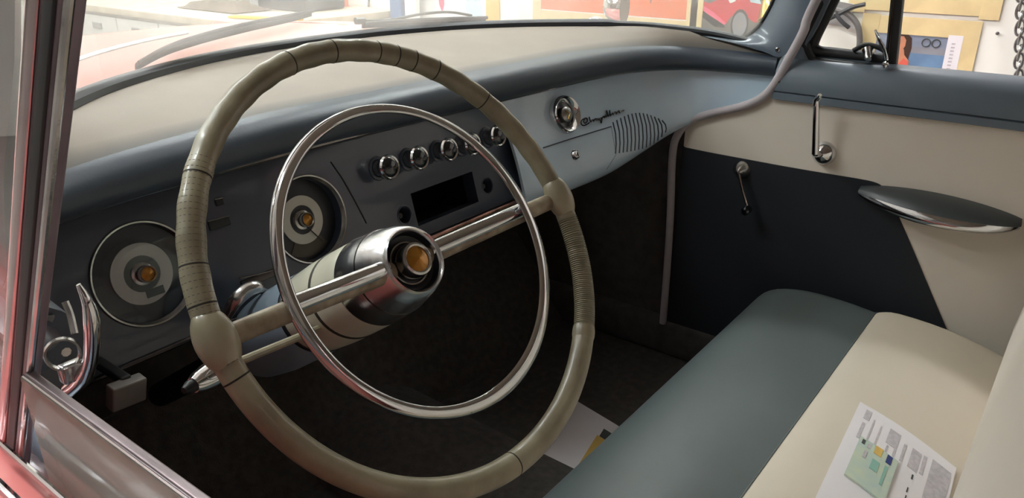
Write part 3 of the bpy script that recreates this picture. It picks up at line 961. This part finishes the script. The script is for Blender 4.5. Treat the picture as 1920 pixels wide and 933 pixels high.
# upper handle: chrome lever hanging above a conical rose
l = U(1545, 287, x=XD)
hd = B().lathe([(.0235, 0), (.0225, .003), (.017, .012), (.009, .019), (0, .021)], l, -X1, 36).build('door_handle', 'chrome', door)
top = U(1531, 186, x=XD - .042); bot = U(1529, 288, x=XD - .034)
B().tube([bot + (bot - top) * .03, bot, bot.lerp(top, .5), bot.lerp(top, .93), top], [.005, .0074, .0066, .006, .005], 14).build('handle_lever', 'chrome', door)
B().tube([bot, l - X1 * .012], .0065, 12).build('handle_neck', 'chrome', door)
tk = U(1536, 181, x=XD - .048)
B().tube([top - Z1 * .012, top, tk, tk + (tk - top) * .3 + Z1 * .002], [.0055, .0065, .0055, .0035], 12).build('handle_knob', 'chrome', door)
# window crank on the navy card
l = U(1391, 318, x=XD - .004)
wc = B().lathe([(.019, 0), (.018, .003), (.011, .014), (.005, .022), (0, .0235)], l, -X1, 32).build('window_crank', 'chrome_worn', door)
e = U(1403, 392, x=XD - .03)
B().tube([l - X1 * .018, l.lerp(e, .5) - X1 * .012, e], [.0038, .0032, .0042], 10).build('crank_arm', 'chrome_worn', door)
B().lathe([(.004, -.004), (.0085, 0), (.0095, .008), (.0085, .018), (.005, .021), (0, .0215)], e, -X1, 20).build('crank_knob', 'knob_black', door)
# armrest: padded blade on a chrome base
A0, A1 = U(1606, 367, x=XD - .03), U(1908, 432, x=XD - .03)
L = (A1 - A0).length; ad = (A1 - A0).normalized()
ar = None
rp_, rc_ = [], []
for i in range(25):
    f = i / 24; s = f * L
    w = .062 * (math.sin(math.pi * min(1, .04 + f * .95)) ** .5) * (.55 + .45 * f ** .6)
    w = max(w, .002)
    h1 = .020 * math.sin(math.pi * (.03 + .94 * f)) ** .6
    hb_ = .026 * math.sin(math.pi * (.03 + .94 * f)) ** .6
    cx = XD - .001
    base = A0 + ad * s
    sec, sec2 = [], []
    for k in range(9):
        a = math.pi * k / 8
        sec.append(Vector((cx - w * math.sin(a / 2 + 0) if False else cx - w * (k / 8) ** .8 * 1.0, base.y, base.z + .004 + h1 * math.cos(math.pi / 2 * k / 8) ** .7 * (1) if k < 8 else base.z + .002)))
    for k in range(9):
        q = k / 8
        sec2.append(Vector((cx - w * (.97 + .10 * math.sin(math.pi * min(1, q * 1.6) / 2)) * (1 if q < .65 else math.cos(math.pi / 2 * (q - .65) / .35) ** .6) if k < 8 else cx, base.y, base.z + .003 - hb_ * q)))
    rp_.append(sec); rc_.append(sec2)
ar = B().sheet(rp_, .004).build('armrest', 'armrest_grey', door, 60)
B().sheet(rc_, .002).build('armrest_base', 'chrome', door, 60)

# ================================================================== driver door
XG = -.74
dd = B().box((-.745, -.43, .71), (.09, 1.1, .56), bev=.02).build('door', 'car_red', car)
tag(dd, 'driver door with half-lowered glass and worn chrome divider')
# outer belt: strips and painted shoulder
B().box((-.775, -.43, 1.0), (.07, 1.1, .05), bev=.012).build('belt_shoulder', 'car_red', dd)
for dz, r in ((0, .0028), (.013, .0018)):
    B().tube([(-.752 - (.01 if dz == 0 else 0), -.112, 1.026 + dz), (-.752 - (.01 if dz == 0 else 0), -.95, 1.026 + dz)], r, 8).build('belt_moulding', 'chrome', dd)
B().box((-.716, -.45, .99), (.028, 1.0, .05), bev=.01).build('sill_cap', 'blue_grey', dd)
# half-lowered glass with bright edge channel
ga, gb_ = U(66, 702, x=XG), U(394, 936, x=XG)
gz = (ga.z + gb_.z) / 2
B().prism([(XG, ga.y + .006, .8), (XG, ga.y + .006, gz), (XG, -.96, gz), (XG, -.96, .8)], (-.005, 0, 0)).build('door_glass', 'window_glass', dd)
B().box((XG - .0025, (ga.y - .96) / 2, gz + .001), (.0046, .96 + ga.y, .004), bev=.001).build('glass_channel', 'channel_brown', dd)
B().tube([(XG - .0052, ga.y, gz + .0005), (XG - .0052, -.96, gz + .0005)], .0011, 8).build('glass_edge', 'chrome', dd)
# worn chrome divider between vent and door glass
pt = [(116, 0), (98, 200), (70, 500), (48, 690), (20, 905)]
pc_ = [U(u, v, x=XG) for u, v in pt]
dirv = (pc_[0] - pc_[3]).normalized()
ptop = pc_[0] + dirv * ((1.44 - pc_[0].z) / dirv.z); pbot = pc_[3] - dirv * ((pc_[3].z - .93) / dirv.z)
hz_ = dirv.cross(X1).normalized()
ln = (ptop - pbot).length; pm = (ptop + pbot) / 2
if hz_.y > 0: hz_ = -hz_                                   # towards the rear
B().box(pm, (.009, .0155, ln), X1, hz_, dirv, bev=.0025).build('divider_post', 'mauve_reflection', dd)
B().tube([pbot - hz_ * .0072 - X1 * .004, ptop - hz_ * .0072 - X1 * .004], .0034, 12).build('divider_bead', 'chrome_pink_reflection', dd)
B().box(pm + hz_ * .002 - X1 * .0045, (.002, .007, ln), X1, hz_, dirv, bev=.001).build('divider_channel', 'rubber', dd)
B().tube([pbot + hz_ * .0075 - X1 * .002, ptop + hz_ * .0075 - X1 * .002], .0018, 10).build('divider_edge', 'chrome_worn', dd)
# vent pane of the driver door
vy = [Vector((XG, p.y + .012, p.z)) for p in (pbot, ptop)]
B().prism([vy[0], vy[1], Vector((XG + .02, -.22, 1.42)), Vector((XG + .01, -.13, 1.27)), Vector((XG, -.03, 1.10)), Vector((XG, -.02, 1.05))], (.004, 0, 0)).build('vent_pane', 'vent_glass', dd)
B().tube([vy[0] + Vector((0, 0, .09)), Vector((XG, -.05, 1.045)), Vector((XG, .02, 1.05))], .008, 10).build('vent_frame', 'chrome_pink_reflection', dd)
# vent latch on the driver side
lp = [U(147, 533, x=-.70), U(166, 572, x=-.698), U(173, 620, x=-.697), U(170, 670, x=-.697), U(156, 705, x=-.699), U(132, 728, x=-.703)]
lv = B().tube(cr(lp, 5), [.0016 + .0042 * min(1, i / 8) + .001 * (i > 18) for i in range(26)], 14, flat=.75).build('vent_latch', 'chrome', dd)
B().lathe([(.0078, -.002), (.0085, .002), (.0096, .002), (.0102, -.002)], U(118, 664, x=-.705), Vector((-.3, -.85, .2)), 28).build('latch_rose', 'chrome_worn', dd)
B().box(U(135, 695, x=-.703), (.014, .008, .012), bev=.002).build('latch_bracket', 'chrome_worn', dd)
B().tube(cr([U(122, 565, x=-.69), U(132, 590, x=-.69), U(140, 625, x=-.692)], 4), .0022, 8).build('latch_spring', 'chrome_worn', dd)

# ================================================================== bench seat
seat = thing('bench_seat', (0, -.4, FZ), 'wide front bench seat with grey front band and cream vinyl cushion', 'seat')


def section(prof, x, xe, hw):
    """profile (y,z) squeezed towards the rounded ends"""
    e = max(0, (abs(x) - (hw - xe)) / xe); k = math.sqrt(max(0, 1 - e * e))
    return e, k


def cushion(prof, name, m, hw=.615, xe=.055, zc=.5, sink=.05):
    xs = [-hw + xe * (1 - math.cos(i * math.pi / 2 / 8)) for i in range(9)]
    xs += [-hw + xe + (2 * hw - 2 * xe) * i / 20 for i in range(1, 20)] + [-q for q in reversed(xs)]
    rows = []
    for x in xs:
        e, k = section(prof, x, xe, hw)
        rows.append([Vector((x, y, zc + (z - zc) * (1 - sink / max(.05, abs(z - zc)) * (1 - k) if z > zc else 1))) for y, z in prof])
    return rows


fp = [(p.y, p.z) for p in cr([Vector((0, a, b)) for a, b in ((-.105, .40), (-.088, .45), (-.075, .52), (-.073, .57), (-.085, .605), (-.115, .628), (-.17, .640), (-.24, .640), (-.302, .633))], 3)]
mp = [(p.y, p.z) for p in cr([Vector((0, a, b)) for a, b in ((-.302, .632), (-.31, .637), (-.34, .643), (-.42, .637), (-.5, .618), (-.58, .59))], 3)]
fr = cushion(fp, '', ''); mr = cushion(mp, '', '')
B().grid(fr).build('front_band', 'grey_vinyl', seat, 60)
cb = B().grid(mr); SEAT = cb.bvh()
cb.build('cushion', 'cream_seat', seat, 60)
for s in (-1, 1):
    i = 0 if s < 0 else -1
    poly = list(fr[i]) + list(mr[i])[1:] + [Vector((s * .615, -.6, .40))]
    B().prism(poly, (-s * .01, 0, 0)).build('cushion_side', 'grey_vinyl', seat)
B().tube([r[-1] + Vector((0, 0, .0005)) for r in fr], .0014, 6).build('cushion_seam', 'grey_vinyl', seat)
B().box((0, -.35, .385), (1.2, .5, .05), bev=.01).build('seat_base', 'black', seat)
bp = [(p.y, p.z) for p in cr([Vector((0, a, b)) for a, b in ((-.56, .56), (-.525, .60), (-.515, .66), (-.527, .76), (-.555, .88), (-.59, .98), (-.625, 1.03), (-.665, 1.035), (-.70, 1.0), (-.70, .8), (-.66, .5), (-.58, .5))], 3)]
rows = []
for i in range(33):
    x = -.615 + 1.23 * i / 32
    e = max(0, (abs(x) - .565) / .05); k = math.sqrt(max(0, 1 - e * e))
    cy, cz = -.62, .78
    rows.append([Vector((x, cy + (y - cy) * (.55 + .45 * k), cz + (z - cz) * (.9 + .1 * k))) for y, z in bp])
bb = B().grid(rows, cv=True); bb.cap(rows[0]); bb.cap(rows[-1], True)
bb.build('backrest', 'cream_vinyl', seat, 60)

# ================================================================== papers
def paper_pts(corners, bvh=None, z=None, off=.002):
    out = []
    for u, v in corners:
        out.append(rc(bvh, u, v, off)[0] if bvh else U(u, v, z=z))
    return out


pa, pb, pd = [U(u, v, z=.643) for u, v in ((1612, 757), (1800, 852), (1545, 900))]
ex, ey = pb - pa, pd - pa
pz = Z1
tilt = Vector((0, 0, 0))


def seat_z(p):
    l, n, i, d = SEAT.ray_cast(Vector((p.x, p.y, 1)), -Z1)
    return l.z if l else .63


def sheet_on_seat(u0, u1, v0, v1, lift, th, nu=8, nv=8):
    rows = []
    for i in range(nu + 1):
        r = []
        for j in range(nv + 1):
            p = pa + ex * (u0 + (u1 - u0) * i / nu) + ey * (v0 + (v1 - v0) * j / nv)
            p.z = seat_z(p) + lift; r.append(p)
        rows.append(r)
    b = B().sheet(rows, th); return b


sg = 1 if ex.cross(ey).z > 0 else -1
doc = sheet_on_seat(0, 1, 0, 1.25, .005, .004 * sg).build('document', 'paper', None)
tag(doc, 'white printed booklet lying open on the cream seat cushion', 'document')
for (u0, u1, v0, v1, m) in ((.09, .15, .05, .17, 'print_grey'), (.10, .13, .22, .42, 'print_grey'), (.19, .205, .12, .40, 'print_grey'), (.27, .285, .14, .50, 'print_grey'), (.36, .47, .10, .28, 'print_grey'), (.38, .40, .30, .48, 'print_grey'), (.45, .47, .28, .40, 'print_grey'), (.52, .545, .16, .36, 'print_grey'),
                            (.60, .69, .14, .36, 'print_grey'), (.71, .74, .13, .34, 'print_grey'), (.79, .97, .10, .75, 'print_grey'), (.66, .675, .40, .45, 'print_dark'), (.655, .665, .55, .60, 'print_dark'), (.66, .67, .63, .68, 'print_dark')):
    sheet_on_seat(u0, u1, v0, v1, .0056, .0004 * sg, 3, 4).build('printed_text', m, doc)
cd = sheet_on_seat(.14, .52, .40, .86, .0085, .0028 * sg).build('licence_card', 'print_green', doc)
tag(cd, 'pale green printed card')
tag(doc, doc['label'])
for (u0, u1, v0, v1, m) in ((.17, .20, .42, .47, 'print_dark'), (.23, .26, .43, .48, 'print_grey'), (.30, .37, .40, .49, 'print_yellow'), (.42, .47, .41, .50, 'print_blue'), (.22, .25, .52, .60, 'print_grey'), (.31, .38, .55, .66, 'print_teal'), (.43, .455, .53, .74, 'print_teal')):
    sheet_on_seat(u0, u1, v0, v1, .0092, .0004 * sg, 3, 3).build('card_mark', m, cd)
fz = FZ + .004
fa, fb, fc = U(1083, 752, z=fz), U(1158, 797, z=fz), U(982, 893, z=fz)
fe, ff = fb - fa, fc - fa
flo = B().prism([fa, fb + fe * .5, fb + fe * .5 + ff, fa + ff], (0, 0, -.003)).build('document', 'paper')
tag(flo, 'white leaflet lying on the dark footwell floor below the seat', 'document')
B().prism([fa + fe * a + ff * b + Z1 * .0006 for a, b in ((.75, .22), (1.2, .22), (1.2, .62), (.75, .62))], (0, 0, -.0004)).build('printed_picture', 'print_yellow', flo)
B().prism([fa + fe * a + ff * b + Z1 * .001 for a, b in ((.8, .12), (1.1, .12), (1.1, .22), (.8, .22))], (0, 0, -.0004)).build('printed_block', 'print_dark', flo)

# ================================================================== wipers
def wip(u, v, off=.012):
    l, n, i, d = WS.ray_cast(CAM, ray(u, v).normalized())
    if l is None: l = U(u, v, z=1.13); n = Vector((0, .8, .6))
    if n.y < 0: n = -n
    return l + n * off


def wiper(pts, arm, label, tipw=.0055, am='arm_silver', drop=.018):
    P = cr([wip(u, v) for u, v in pts], 5)
    t = thing('windscreen_wiper', P[0], label, 'wiper', 'windscreen wipers')
    B().tube([p + Vector((0, .001, .003)) for p in P], tipw * .55, 8).build('blade_holder', 'plastic_dark', t)
    m_ = len(pts)
    dn = Vector((0, .72, -.69))
    lo_ = [p + dn * drop * (.5 + .5 * math.sin(math.pi * min(1, .1 + .85 * k / (len(P) - 1)))) for k, p in enumerate(P)]
    B().sheet([[P[k].lerp(lo_[k], q) + Vector((0, .003, .002)) * math.sin(math.pi * q) for k in range(len(P))] for q in (0, .25, .5, .75, 1)], .004).build('rubber_blade', 'wiper_grey', t)
    B().tube(cr([wip(u, v, .022) for u, v in arm], 5), .004, 8, flat=.7).build('arm', am, t)
    B().tube([wip(*arm[0], .022), wip(*arm[0], .022).lerp(wip(*arm[1], .022), .25)], .0065, 10).build('arm_socket', am, t)
    return t


wiper([(276, 130), (330, 100), (400, 76), (480, 56), (550, 42), (597, 32)], [(150, 134), (220, 112), (300, 92), (372, 78)], 'grey windscreen wiper with silver arm resting before the steering wheel')
wiper([(690, 56), (760, 50), (830, 46), (880, 44), (918, 42)], [(678, 55), (740, 52), (800, 40), (850, 36), (890, 41)], 'dark windscreen wiper lying flat at the middle of the screen', .0065, 'wiper_grey', .013)

# ================================================================== fender mirror
XM = .90
mc = U(1167, 14, x=XM); fcd = (CAM - mc).normalized()
mr_ = thing('fender_mirror', Vector((mc.x, mc.y, .98)), 'round chrome fender mirror standing on the passenger-side fender', 'mirror')
rm = .036 * 1.15
ax = Vector((-.35, -.9, .1)).normalized()
B().lathe([(0, .050), (rm * .5, .044), (rm * .85, .028), (rm, .008), (rm * 1.02, 0), (rm * .96, -.006)], mc, Vector((-.2, .95, 0)).normalized(), 36).build('mirror_shell', 'chrome', mr_)
B().lathe([(rm * .96, -.004), (rm * .9, -.006), (0, -.006)], mc, Vector((-.2, .95, 0)).normalized(), 36).build('mirror_glass', 'chrome_dark', mr_)
B().tube([mc - Z1 * rm * .9, mc + Vector((0, .02, -.09)), Vector((mc.x - .03, mc.y + .02, .93))], .008, 10).build('stem', 'chrome', mr_)
bk = U(1117, 36, x=XM)
B().ell(bk, .022, .018, .008).build('stem_cap', 'chrome', mr_)

# ================================================================== workbench and what lies on it
BZ = .85
bx0, bx1, by0, by1 = 1.455, 2.38, 2.75, 5.6
wb = thing('workbench', ((bx0 + bx1) / 2, (by0 + by1) / 2, 0), 'long pale workbench with drawers along the poster wall', 'workbench')
B().box(((bx0 + bx1) / 2, (by0 + by1) / 2, BZ - .02), (bx1 - bx0, by1 - by0, .04), bev=.005).build('bench_top', 'bench_wood', wb)
B().box((bx0 + .42, (by0 + by1) / 2, .44), (.76, by1 - by0 - .06, .76), bev=.005).build('carcass', 'bench_paint', wb)
ny = 6
for i in range(ny):
    yc = by0 + .05 + (by1 - by0 - .1) * (i + .5) / ny; wy = (by1 - by0 - .1) / ny - .012
    for z0, hh in ((.69, .2), (.32, .5)):
        f = B().box((bx0 + .033, yc, z0), (.02, wy, hh), bev=.004).build('drawer', 'bench_paint', wb)
        B().box((bx0 + .018, yc, z0 + hh / 2 - .06), (.012, .1, .035), bev=.004).build('pull', 'slot_grey', f)
B().box((bx0 + .07, (by0 + by1) / 2, .04), (.06, by1 - by0 - .1, .08)).build('plinth', 'slot_grey', wb)


def on_bench(u, v): return U(u, v, z=BZ)


p = on_bench(420, 18)
rg = []
for i in range(13):
    r = []
    for j in range(9):
        a, b = i / 12 - .5, j / 8 - .5
        e = max(0, 1 - (2 * abs(a)) ** 3) * max(0, 1 - (2 * abs(b)) ** 3)
        r.append(Vector((p.x + b * .24, p.y + a * .55, BZ + .004 + e * (.045 + .03 * math.sin(a * 17 + b * 9) * math.cos(b * 13)))))
    rg.append(r)
tag(B().sheet(rg, .004).build('rag', 'rag_brown'), 'crumpled brown rag heaped on the pale workbench', 'rag')
p = on_bench(566, 16)
tb = thing('tool_case', (p.x, p.y, BZ), 'dark plastic tool case standing on the workbench', 'case')
B().box((p.x, p.y, BZ + .07), (.3, .42, .14), bev=.02).build('case_body', 'plastic_dark', tb)
B().box((p.x, p.y, BZ + .10), (.305, .425, .006), bev=.002).build('lid_seam', 'plastic_grey', tb)
B().tube(cr([(p.x - .158, p.y - .08, BZ + .09), (p.x - .185, p.y - .07, BZ + .09), (p.x - .185, p.y + .07, BZ + .09), (p.x - .158, p.y + .08, BZ + .09)], 4), .009, 8).build('handle', 'plastic_grey', tb)
p = on_bench(500, 8)
gbx = thing('storage_box', (p.x, p.y, BZ), 'grey storage box beside the dark tool case on the workbench', 'box')
B().box((p.x, p.y, BZ + .08), (.22, .26, .16), bev=.012).build('box_body', 'plastic_grey', gbx)
B().box((p.x, p.y, BZ + .165), (.235, .275, .02), bev=.006).build('lid', 'poster_white', gbx)
p = on_bench(498, 37)
tag(B().box((p.x, p.y, BZ + .008), (.05, .42, .012), (Vector((.93, .3, 0))).normalized(), Vector((-.3, .93, 0)).normalized(), bev=.003).build('ruler', 'yellow_rule'), 'yellow folding rule lying near the workbench edge', 'ruler')
p = on_bench(643, 12)
oc = thing('spray_can', (p.x, p.y, BZ), 'orange spray can at the near end of the workbench', 'can')
B().lathe([(0, 0), (.033, 0), (.034, .004), (.034, .15), (.030, .162), (.018, .17)], (p.x, p.y, BZ), Z1, 24).build('can_body', 'orange_can', oc)
B().lathe([(.026, .165), (.025, .2), (.022, .205), (0, .206)], (p.x, p.y, BZ), Z1, 20).build('cap', 'poster_white', oc)
# blue post against the wall
p = U(750, 40, x=RX1 - .06)
bpst = thing('post', (p.x, p.y, 0), 'blue-grey steel post standing against the garage wall', 'post')
B().box((p.x, p.y, 1.45), (.07, .085, 2.9), bev=.008).build('shaft', 'post_blue', bpst)
B().box((p.x, p.y, .01), (.1, .14, .02), bev=.003).build('base_plate', 'post_blue', bpst)
B().box((p.x - .01, p.y - .11, 1.45), (.03, .09, 2.9), bev=.006).build('cover_strip', 'wall_paint', bpst)

# ================================================================== posters on the wall
XW = RX1 - .002


def WU(u, v, off=0): return U(u, v, x=XW - off)


def flat(pts, m, name, parent, off, th=.001):
    return B().prism([Vector((XW - off, p.y, p.z)) for p in [WU(u, v) for u, v in pts]], (th, 0, 0)).build(name, m, parent)


def rect_wall(y0, y1, z0, z1, m, name, parent, off, th=.001):
    return B().prism([(XW - off, y0, z0), (XW - off, y1, z0), (XW - off, y1, z1), (XW - off, y0, z1)], (th, 0, 0)).build(name, m, parent)


def poster(name, u0, v0, u1, v1, zt, label, m, tape_w, cat='poster', tm='tape', grp='posters taped to the garage wall'):
    a, b = WU(u0, v0), WU(u1, v1)
    yL, yR = max(a.y, b.y), min(a.y, b.y); zb = min(a.z, b.z); z_top = zt
    t = thing(name, (XW, (yL + yR) / 2, zb), label, cat, grp)
    rect_wall(yR, yL, zb, z_top, m, 'sheet', t, .002)
    w = tape_w
    if w:
        rect_wall(yR - w, yL + w, zb - w, zb + w * .25, tm, 'tape_strip', t, .0045)
        rect_wall(yR - w, yL + w, z_top - w * .25, z_top + w, tm, 'tape_strip', t, .0045)
        rect_wall(yR - w, yR + w * .25, zb - w * 1.2, z_top + w, tm, 'tape_strip', t, .0055)
        rect_wall(yL - w * .25, yL + w, zb - w * 1.2, z_top + w * 1.1, tm, 'tape_strip', t, .0055)
    return t, yL, yR, zb, z_top


# calendar page with a swimmer
a, b = WU(1628, 50), WU(1790, 140)
t, yL, yR, zb, zt = poster('calendar', 1628, 128, 1792, 140, WU(1700, 58).z, 'calendar page of a dark-haired figure by blue water with white date column', 'poster_steel', .05, 'calendar')
wdt, hgt = yL - yR, zt - zb
fy = lambda q: yL - wdt * q
fzv = lambda q: zt - hgt * q
rect_wall(fy(.84), fy(.32), fzv(1), fzv(.52), 'poster_sea', 'printed_sea', t, .003)
rect_wall(fy(.84), fy(.62), fzv(1), fzv(.88), 'poster_cyan', 'printed_water', t, .0036)
rect_wall(fy(.84), fy(.3), fzv(.52), fzv(.36), 'poster_grey', 'printed_wall', t, .003)
rect_wall(fy(1.0), fy(.84), fzv(1.02), fzv(.02), 'paper', 'date_column', t, .0062)
for k in range(9): rect_wall(fy(.93), fy(.89), fzv(.2 + .085 * k + .035), fzv(.2 + .085 * k), 'print_grey', 'printed_date', t, .0068)
W2 = lambda q, r_, off: Vector((XW - off, fy(q * .82), fzv(r_)))
B().prism([W2(*p, .0040) for p in ((.30, .2), (.36, .06), (.46, .05), (.54, .16), (.56, .4), (.54, .72), (.44, .7), (.32, .5))], (.0006, 0, 0)).build('printed_hair', 'hair', t)
B().prism([W2(*p, .0048) for p in ((.33, .22), (.37, .13), (.43, .13), (.47, .22), (.47, .36), (.44, .47), (.39, .47), (.34, .36))], (.0006, 0, 0)).build('printed_face', 'skin', t)
B().prism([W2(*p, .0044) for p in ((.36, .44), (.46, .44), (.48, .58), (.56, .72), (.56, 1), (.24, 1), (.26, .7), (.34, .58))], (.0006, 0, 0)).build('printed_figure', 'skin', t)
B().prism([W2(*p, .0052) for p in ((.25, .72), (.34, .66), (.40, .86), (.48, .66), (.55, .74), (.55, 1), (.25, 1))], (.0006, 0, 0)).build('printed_top', 'coral', t)
rect_wall(fy(.49), fy(.25), fzv(.06), fzv(0), 'poster_pink', 'printed_band', t, .0042)
for k in range(2):
    cy, cz = fy(.61 + .11 * k), fzv(.24)
    B().tube([(XW - .004, cy + .014 * math.cos(q * .42), cz + .014 * math.sin(q * .42)) for q in range(15)], .0018, 6, closed=True).build('printed_numeral', 'print_dark', t)
# picture above the calendar
poster('poster', 1625, -40, 1850, 3, WU(1700, -200).z, 'grey picture with wide masking tape border above the calendar', 'poster_grey', .05)
# red car poster
t, yL, yR, zb, zt = poster('poster', 1310, 66, 1468, 88, WU(1350, -110).z, 'photo poster of a red car with grey wheel seen at the windscreen corner', 'poster_road', .045)
flat([(1306, 8), (1318, 14), (1340, 28), (1362, 44), (1364, 40), (1372, 30), (1376, 30), (1385, 22), (1396, 24), (1406, 36), (1414, 42), (1428, 41), (1434, 28), (1430, 12), (1420, -8), (1395, -26), (1350, -30), (1312, -20)], 'poster_red', 'printed_car', t, .003)
flat([(1308, 2), (1316, 8), (1340, 24), (1362, 44), (1358, 46), (1330, 28), (1306, 10)], 'poster_pink', 'printed_sill', t, .0036)
flat([(1316, -14), (1345, -22), (1350, -2), (1330, 6), (1318, 2)], 'poster_road', 'printed_intake', t, .0036)
flat([(1362, -6), (1378, -8), (1380, 2), (1370, 6)], 'poster_white', 'printed_roundel', t, .0038)
flat([(1398, -16), (1424, -4), (1428, 8), (1408, 4)], 'pale_blue', 'printed_windscreen', t, .0038)
cw = WU(1387, 46)
for r, m, o in ((.062, 'tyre', .0040), (.050, 'poster_grey', .0046), (.018, 'slot_grey', .0052)):
    B().prism([(XW - o, cw.y + r * .62 * math.cos(q * .3491), cw.z + r * math.sin(q * .3491)) for q in range(18)], (.0006, 0, 0)).build('printed_wheel', m, t)
flat([(1312, 12), (1352, 40), (1360, 52), (1340, 50), (1310, 26)], 'tyre', 'printed_shadow', t, .0028)
# orange and white poster
t, yL, yR, zb, zt = poster('poster', 1012, 34, 1290, 47, WU(1150, -120).z, 'white poster with a broad orange band between the window posts', 'poster_white', .04)
rect_wall(yR + .01, yL - .01, zb + .045, zb + .17, 'poster_orange', 'printed_band', t, .003)
rect_wall(yR + .12, yR + .30, zb + .17, zt - .02, 'poster_orange', 'printed_block', t, .003)
rect_wall(yR + .01, yL - .01, zb + .008, zb + .04, 'tape', 'printed_footer', t, .003)
flat([(1220, -2), (1222, -2), (1222, 6), (1220, 6)], 'print_dark', 'printed_rule', t, .0032)
# vertical yellow tape + pale poster at left
t, yL, yR, zb, zt = poster('poster', 772, 42, 918, 50, WU(850, -130).z, 'pale grey poster with a pale blue figure left of the amber tape', 'poster_white', 0)
rect_wall(yR - .07, yR + .02, zb - .05, zt + .05, 'tape_amber', 'tape_strip', t, .0045)
flat([(822, -20), (832, -20), (834, 8), (830, 24), (824, 8)], 'poster_pink', 'printed_ribbon', t, .003)
flat([(878, -20), (900, -20), (902, 10), (908, 38), (880, 38), (872, 12)], 'pale_blue', 'printed_figure', t, .003)
flat([(790, -10), (870, -10), (868, -2), (800, -1)], 'print_dark', 'printed_heading', t, .003)
# thin orange strip and hanging cord over the bench end
p0 = WU(702, -40); p1 = WU(693, 22)
tag(B().tube(cr([p0 + Vector((-.01, 0, 0)), p0.lerp(p1, .4) + Vector((-.012, .01, 0)), p1 + Vector((-.012, 0, 0))], 5), .006, 8).build('cord', 'cable_grey'), 'short dark cord hanging on the wall beside the blue post', 'cord')

# brass cup on a bracket
p = U(1440, 16, x=RX1 - .10)
bc = thing('brass_bell', p, 'brass bell hanging in front of the red car poster', 'bell')
B().lathe([(.0, .055), (.012, .053), (.024, .04), (.03, .0), (.038, -.035), (.042, -.045), (.038, -.046), (.03, -.03), (.02, .03)], p, Vector((.35, .25, .9)).normalized(), 28).build('bell_cup', 'brass', bc)
B().tube([p + Z1 * .05, p + Vector((.03, 0, .08)), Vector((RX1 - .003, p.y, p.z + .09))], .005, 8).build('bracket', 'brass', bc)

# hanging cable loops with grey cloth by the vent window
def wl(u, v, off): return U(u, v, x=RX1 - off)


hk = thing('cable_loop', wl(1560, 40, .03), 'grey cable looped on the wall in view of the passenger vent window', 'cable')
B().tube(cr([wl(1540, -30, .03), wl(1560, 12, .04), wl(1590, 26, .04), wl(1608, 48, .04), wl(1612, 75, .035), wl(1609, 100, .03), wl(1604, 140, .03)], 6), .011, 10).build('cable', 'cable_grey', hk)
B().tube(cr([wl(1622, 8, .05), wl(1598, 14, .05), wl(1570, 28, .05), wl(1545, 40, .04)], 5), .008, 8).build('strap', 'plastic_dark', hk)
B().tube(cr([wl(1566, 26, .06), wl(1580, 42, .06), wl(1592, 52, .05)], 5), .008, 8).build('strap', 'plastic_dark', hk)
rows = []
cl = [[(1530, -10), (1560, 0), (1600, 8)], [(1535, 20), (1565, 22), (1598, 22)], [(1540, 44), (1570, 48), (1606, 56)]]
for k, r in enumerate(cl): rows.append(cr([wl(u, v, .012 + .008 * math.sin(k * 2 + i)) for i, (u, v) in enumerate(r)], 4))
tag(B().sheet(rows, .004).build('cloth', 'cloth_grey'), 'grey cloth hung on the wall behind the cable loop', 'cloth')
# chain at the right edge
ch = thing('chain', wl(1910, 150, .02), 'dull steel chain hanging on the wall at the right edge', 'chain')
c0_, c1_ = wl(1917, -60, .03), wl(1908, 190, .03)
nl = 17
for i in range(nl):
    c = c0_.lerp(c1_, i / (nl - 1)); ax_ = Y1 if i % 2 else X1
    P = [c + Z1 * (.026 * math.sin(q * math.pi / 8)) + ax_ * (.013 * math.cos(q * math.pi / 8)) for q in range(16)]
    B().tube(P, .0045, 6, closed=True, hint=X1.cross(Z1) if i % 2 == 0 else X1).build('link', 'steel', ch)
# small nail in the wall
tag(B().lathe([(.0, .012), (.006, .011), (.006, .008), (.002, .007), (.002, -.004)], WU(1871, 62), -X1, 10).build('nail', 'steel'), 'small nail in the bare wall left of the chain', 'nail')

# clean helper properties
for o in bpy.data.objects:
    if '_w' in o: del o['_w']
